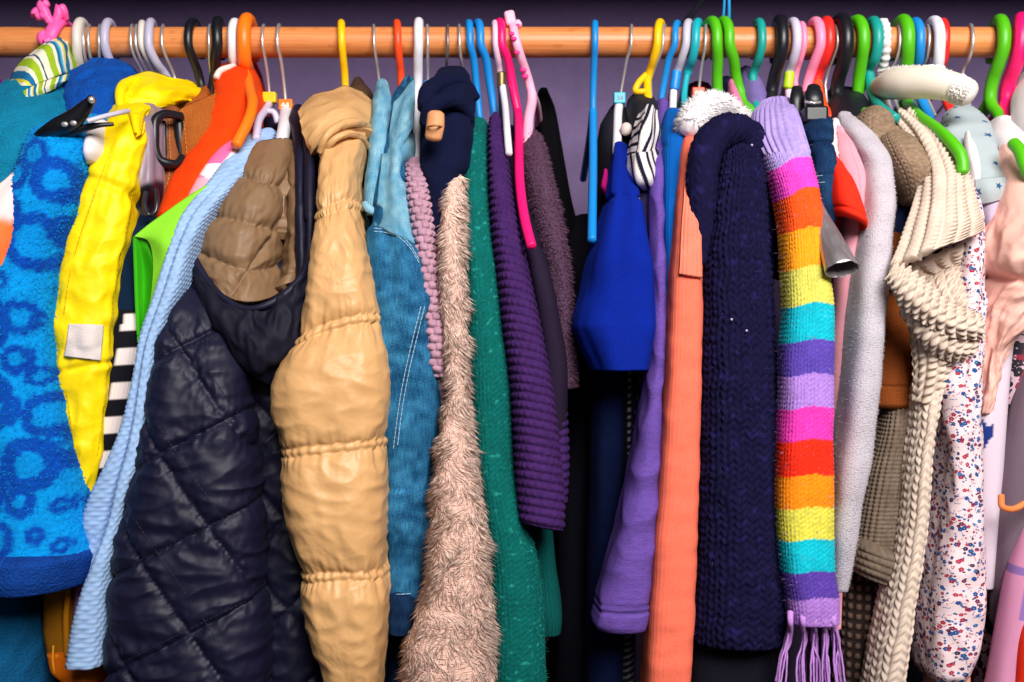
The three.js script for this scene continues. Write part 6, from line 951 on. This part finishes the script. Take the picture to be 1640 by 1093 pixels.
{ // brown-grey knit
  const o = thing('knit_sweater', 'grey brown ribbed sweater sleeve with a turned cuff', 'sweater', P(1430, 600, 0.1));
  const c = lin(0x6f5f52), m = cloth(0xffffff, { vcol: true });
  const dp = (s) => 0.0016 * Math.abs(Math.sin(Math.PI * s / 0.0048));
  part(o, 'sleeve', tube([[600, 1428, 1456, 0.11, 0.03], [680, 1414, 1452, 0.125, 0.04], [760, 1392, 1446, 0.132, 0.045], [840, 1376, 1434, 0.136, 0.048], [885, 1370, 1428, 0.137, 0.048]], { dense: 1, nu: 120, nv: 150, disp: (s, y) => dp(s) + 0.0007 * Math.sin(y * 1500), col: (s, y) => tinted(c, yarnTint(s, y, 0.35)), folds: fold(SOFT, 7, 0.7) }), m);
  part(o, 'cuff', tube([[874, 1367, 1430, 0.138, 0.056], [884, 1364, 1430, 0.138, 0.06], [910, 1363, 1424, 0.138, 0.058], [924, 1366, 1420, 0.137, 0.05]], { dense: 1, nu: 100, nv: 50, disp: (s, y) => 0.0018 * garter(s, y, 0.005, 0.007), lift: (ux) => -0.006 * ux, col: (s, y) => tinted(c, yarnTint(s, y, 0.35)) }), m);
  const p = thing('knit_dress', 'dark brown dotted knit hanging low beside the lilac tassels', 'dress', P(1390, 850, 0.08));
  const d = lin(0x2b211f), e = lin(0x6d564c);
  part(p, 'skirt', tube([[880, 1346, 1422, 0.095, 0.04], [950, 1342, 1422, 0.105, 0.05], [1140, 1336, 1420, 0.108, 0.05]], { dense: 1, nu: 110, nv: 190, folds: fold(SOFT, 3, 0.7), disp: (s, y) => 0.0018 * Math.abs(Math.sin(Math.PI * s / 0.0078)) * Math.abs(Math.sin(Math.PI * y / 0.0095)), col: (s, y) => mix(d, e, Math.abs(Math.sin(Math.PI * s / 0.0078)) * Math.abs(Math.sin(Math.PI * y / 0.0095)) > 0.6 ? 0.8 : 0) }), m);
  const b = thing('trousers', 'dark navy trouser leg between white fleece and grey brown sleeve', 'trousers', P(1390, 600, 0.06));
  part(b, 'leg', tube([[640, 1380, 1430, 0.08, 0.05], [800, 1356, 1410, 0.085, 0.05], [960, 1336, 1390, 0.085, 0.05]], { nu: 40, nv: 40, folds: fold(SOFT, 8) }), cloth(0x161a2a, { bump: T.twill, bs: 0.0003 }));
}
// small printed flowers, dots and leaves on pale cotton
function printed(bg, inks, n, size, k) {
  const c = document.createElement('canvas'); c.width = c.height = 1024; const x = c.getContext('2d'); x.fillStyle = bg; x.fillRect(0, 0, 1024, 1024); let s = k * 977 + 13; const R = () => { s = (s * 1664525 + 1013904223) >>> 0; return s / 4294967296; };
  for (let i = 0; i < n; i++) { const px = R() * 1024, py = R() * 1024, r = size * (0.4 + R()), ink = inks[Math.floor(R() * inks.length)], kind = R(); x.fillStyle = ink; x.strokeStyle = ink; x.lineWidth = size * 0.25;
    for (const ox of [0, -1024, 1024]) for (const oy of [0, -1024, 1024]) { const X = px + ox, Y = py + oy; if (X < -40 || X > 1064 || Y < -40 || Y > 1064) continue;
      if (kind < 0.4) { for (let p = 0; p < 5; p++) { x.beginPath(); x.arc(X + Math.cos(p * 1.257 + px) * r * 0.6, Y + Math.sin(p * 1.257 + px) * r * 0.6, r * 0.48, 0, 7); x.fill(); } }
      else if (kind < 0.75) { x.beginPath(); x.ellipse(X, Y, r * 0.55, r * 0.42, px, 0, 7); x.fill(); }
      else { x.beginPath(); x.moveTo(X, Y); x.quadraticCurveTo(X + r * Math.cos(px), Y + r, X + r * 1.6 * Math.cos(py), Y + r * 1.6 * Math.sin(py)); x.stroke(); } } }
  const t = new THREE.CanvasTexture(c); t.colorSpace = THREE.SRGBColorSpace; t.wrapS = t.wrapT = THREE.RepeatWrapping; return t;
}
{ // floral blouse
  const o = thing('floral_blouse', 'white blouse printed with tiny red and blue flowers', 'blouse', P(1530, 225, 0.03));
  const t = printed('#ead2d6', ['#a02a3c', '#1f4f92', '#24508c', '#b03a4e', '#2d6aa2', '#6a2a48', '#3c2a4a'], 900, 16, 3); t.repeat.set(1 / 0.1, 1 / 0.1);
  const m = cloth(0, { map: t, rough: 0.85, bump: T.weave, bs: 0.0003 });
  const g = tube([[262, 1522, 1552, 0.09, 0.025], [300, 1524, 1560, 0.11, 0.04], [380, 1530, 1572, 0.128, 0.05], [480, 1528, 1572, 0.136, 0.055], [560, 1508, 1567, 0.14, 0.058], [620, 1494, 1562, 0.142, 0.06], [690, 1500, 1560, 0.143, 0.06], [750, 1505, 1557, 0.144, 0.062], [850, 1492, 1558, 0.146, 0.065], [950, 1478, 1560, 0.147, 0.066], [1020, 1472, 1552, 0.147, 0.066], [1066, 1474, 1540, 0.147, 0.06], [1080, 1480, 1534, 0.146, 0.05]], { dense: 1, nu: 70, nv: 220, folds: [{ a: 0.009, fs: 34, fy: 2, k: 5 }, { a: 0.0025, fs: 60, fy: 24, k: 2, ridge: 1 }] });
  part(o, 'sleeve', g, m);
  part(o, 'cuff', tube([[1062, 1486, 1545, 0.13, 0.05], [1085, 1488, 1546, 0.132, 0.05], [1130, 1484, 1544, 0.132, 0.05]], { nu: 50, nv: 30, folds: fold(EVEN, 9) }), cloth(0xe0a58c, { bump: T.weave, bs: 0.0003 }));
  body(o, 1490, 16, 290, m, { depth: 0.14, bottom: 900 });
}
{ // pale blue star romper
  const o = thing('romper', 'pale grey blue romper with blue stars and a turned cuff', 'romper', P(1545, 160, 0));
  const c = document.createElement('canvas'); c.width = c.height = 512; const x = c.getContext('2d'); x.fillStyle = '#a9b4b8'; x.fillRect(0, 0, 512, 512); x.fillStyle = '#2f5680';
  const star = (cx, cy, r, a) => { x.beginPath(); for (let i = 0; i < 10; i++) { const q = a + i * Math.PI / 5, rr = i % 2 ? r * 0.45 : r; x.lineTo(cx + Math.cos(q) * rr, cy + Math.sin(q) * rr); } x.closePath(); x.fill(); };
  for (const [a, b, r, q] of [[60, 80, 34, 0.2], [230, 50, 28, 0.9], [400, 110, 36, 0.5], [130, 230, 36, 1.2], [320, 250, 30, 0.1], [450, 330, 34, 0.7], [70, 400, 30, 0.4], [250, 420, 36, 1.0], [390, 460, 26, 0.3]]) star(a, b, r, q);
  const t = new THREE.CanvasTexture(c); t.colorSpace = THREE.SRGBColorSpace; t.wrapS = t.wrapT = THREE.RepeatWrapping; t.repeat.set(1 / 0.055, 1 / 0.055);
  const m = cloth(0, { map: t, bump: T.weave, bs: 0.0004 });
  part(o, 'body', tube([[168, 1530, 1552, 0.02, 0.02], [185, 1514, 1572, 0.045, 0.03], [215, 1506, 1590, 0.07, 0.035], [260, 1518, 1594, 0.09, 0.04], [300, 1552, 1602, 0.1, 0.04], [360, 1562, 1596, 0.1, 0.04], [600, 1556, 1588, 0.1, 0.05]], { nu: 80, nv: 110, e: 3.4, folds: [{ a: 0.008, fs: 40, fy: 6, k: 4 }, { a: 0.004, fs: 40, fy: 34, k: 7, ridge: 1 }] }), m);
  part(o, 'cuff', sheet([[[1562, 290, 0.126], [1586, 286, 0.131], [1611, 284, 0.126]], [[1563, 306, 0.128], [1588, 303, 0.134], [1613, 300, 0.128]], [[1568, 328, 0.126], [1590, 323, 0.131], [1611, 318, 0.126]]], { nu: 30, nv: 24, th: 0.004, folds: [{ a: 0.002, fs: 50, fy: 50, k: 3 }] }), m);
  part(o, 'leg', tube([[318, 1566, 1602, 0.115, 0.03], [350, 1564, 1586, 0.118, 0.035], [374, 1566, 1580, 0.116, 0.03]], { nu: 40, nv: 30, folds: fold(SOFT, 3, 0.6) }), cloth(0xb7a8be, { bump: T.weave, bs: 0.0004 }));
  const w = thing('shirt', 'narrow white cloth strip on the floral blouse shoulder', 'shirt', P(1552, 215, 0.08));
  part(w, 'strap', tube([[220, 1546, 1554, 0.105, 0.01], [240, 1547, 1564, 0.114, 0.014], [275, 1554, 1570, 0.122, 0.014], [300, 1557, 1569, 0.124, 0.012], [345, 1557, 1567, 0.122, 0.01]], { nu: 40, nv: 50, folds: fold(SOFT, 6, 0.5) }), cloth(0xefe8ec, { bump: T.weave, bs: 0.0004 }));
}
{ // peach blouse
  const o = thing('blouse', 'peach pink blouse with a crumpled ruffled sleeve at the right edge', 'blouse', P(1610, 185, 0.02));
  const m = cloth(0xf6bfb0, { rough: 0.85, bump: T.crinkle, bs: 0.0006 }), w = cloth(0xf4e9ea, { bump: T.weave, bs: 0.0003 });
  part(o, 'yoke', tube([[196, 1592, 1616, 0.05, 0.03], [215, 1592, 1650, 0.075, 0.045], [240, 1600, 1680, 0.09, 0.05], [280, 1604, 1690, 0.1, 0.05]], { nu: 50, nv: 40, folds: fold(SOFT, 8, 0.6) }), w);
  part(o, 'sleeve', tube([[225, 1596, 1690, 0.08, 0.04], [280, 1602, 1700, 0.112, 0.06], [340, 1596, 1710, 0.135, 0.08], [385, 1578, 1715, 0.148, 0.1], [420, 1576, 1715, 0.15, 0.1], [450, 1584, 1710, 0.146, 0.085], [480, 1576, 1680, 0.142, 0.07], [520, 1570, 1630, 0.138, 0.06], [570, 1560, 1598, 0.132, 0.045], [660, 1554, 1578, 0.125, 0.035]], { nu: 110, nv: 200, folds: [{ a: 0.003, fs: 40, fy: 4, k: 5 }], disp: (s, y, fz, py) => sstep(320, 390, py) * (0.006 * noise(s * 44, y * 10, 6) + 0.0035 * (0.4 - 2 * Math.abs(noise(s * 50 + noise(s * 9, y * 9) * 0.6, y * 26, 9))) + 0.0015 * noise(s * 120, y * 90, 3)) - 0.006 * Math.exp(-(((py - 458 - s * 200) / 6) ** 2)) }), m);
  body(o, 1560, 14, 245, m, { depth: 0.12, bottom: 700 });
  const q = thing('shirt', 'white collar with scalloped edge at the upper right corner', 'shirt', P(1640, 130, 0.0));
  part(q, 'collar', tube([[120, 1640, 1660, 0.0, 0.03], [160, 1628, 1690, 0.05, 0.05], [200, 1630, 1700, 0.09, 0.05], [246, 1642, 1710, 0.105, 0.05]], { nu: 40, nv: 40, folds: fold(SOFT, 9) }), w);
  const gr = thing('plastic_hanger', 'green hanger arm end poking out at the right edge', 'clothes hanger', P(1640, 225, 0.1));
  part(gr, 'arm', sweep([P(1624, 230, 0.13), P(1634, 242, 0.14), P(1644, 268, 0.15), P(1660, 300, 0.15)], 9 * SC, { n: 20 }), C.green);
}
{ // lilac white, printed, grey and pink things, lower right
  const o = thing('shirt', 'pale lilac shirt sleeve with a navy patch right of the floral blouse', 'shirt', P(1590, 520, 0.08));
  const a = lin(0xd9c6d4), n = lin(0x22347a);
  part(o, 'sleeve', tube([[520, 1580, 1622, 0.1, 0.03], [580, 1564, 1614, 0.115, 0.04], [700, 1552, 1604, 0.122, 0.045], [850, 1552, 1590, 0.125, 0.045], [936, 1554, 1582, 0.125, 0.04]], { nu: 60, nv: 240, folds: fold(SOFT, 5), col: (s, y, py, fz, ux) => ux < -0.25 && py > 585 && py < 740 && noise(s * 60 + 3, y * 45, 4) > -0.05 && ux < 0.1 - (py - 585) * 0.003 ? n : a }), cloth(0xffffff, { vcol: true, bump: T.weave, bs: 0.0003 }));
  const t = printed('#c9a6b4', ['#15141c', '#17151f', '#1a1822', '#201a26', '#8c2038'], 260, 46, 9); t.repeat.set(1 / 0.12, 1 / 0.12);
  const p = thing('printed_dress', 'black and pink printed dress right of the lilac sleeve', 'dress', P(1620, 460, 0.05));
  part(p, 'front', tube([[470, 1606, 1690, 0.09, 0.04], [560, 1600, 1690, 0.1, 0.05], [700, 1590, 1680, 0.1, 0.055], [1200, 1560, 1650, 0.098, 0.06]], { nu: 60, nv: 120, folds: fold(SOFT, 6, 1.2) }), cloth(0, { map: t, rough: 0.6 }));
  const g = thing('jacket', 'grey mauve jacket sleeve with orange piping', 'jacket', P(1640, 600, 0.1));
  const gs = tube([[600, 1640, 1700, 0.125, 0.03], [680, 1624, 1700, 0.138, 0.045], [800, 1606, 1690, 0.145, 0.05], [900, 1600, 1670, 0.147, 0.05], [1000, 1598, 1650, 0.147, 0.05], [1010, 1602, 1646, 0.146, 0.04]], { nu: 60, nv: 160, folds: fold(SOFT, 8, 1.2) });
  part(g, 'sleeve', gs, cloth(0x85707e, { vary: 0.08, bump: T.twill, bs: 0.0004 }));
  part(g, 'piping', sweep([P(1604, 794, 0.178), P(1606, 812, 0.18), P(1622, 816, 0.185), P(1644, 806, 0.185), P(1664, 798, 0.18)], 4.2 * SC, { n: 30, m: 12 }), cloth(0xf08448, { rough: 0.6 }));
  const k = thing('trousers', 'light pink trouser leg in the lower right corner', 'trousers', P(1640, 800, 0.12));
  const pa = lin(0xe59ac0), pb = lin(0x9a78bc);
  part(k, 'leg', tube([[790, 1650, 1700, 0.155, 0.03], [860, 1634, 1700, 0.165, 0.04], [940, 1614, 1690, 0.172, 0.045], [1020, 1600, 1670, 0.174, 0.045], [1130, 1580, 1650, 0.174, 0.045]], { nu: 60, nv: 160, folds: fold(SOFT, 11), col: (s, y, py, fz, ux) => (py > 905 && py < 918) || (py > 935 && py < 985 && ux < -0.35 && ux > -0.8) ? pb : pa }), cloth(0xffffff, { vcol: true, bump: T.weave, bs: 0.0003 }));
  const r = thing('trousers', 'red cloth at the very bottom right corner', 'trousers', P(1650, 950, 0.15));
  part(r, 'leg', tube([[960, 1650, 1700, 0.185, 0.02], [1010, 1634, 1700, 0.19, 0.03], [1060, 1628, 1690, 0.192, 0.03], [1130, 1620, 1690, 0.192, 0.03]], { nu: 40, nv: 40, folds: fold(SOFT, 3, 0.5) }), cloth(0xf0341c, { bump: T.weave, bs: 0.0003 }));
}
console.log('triangles', TRI);
renderer.render(scene, camera);
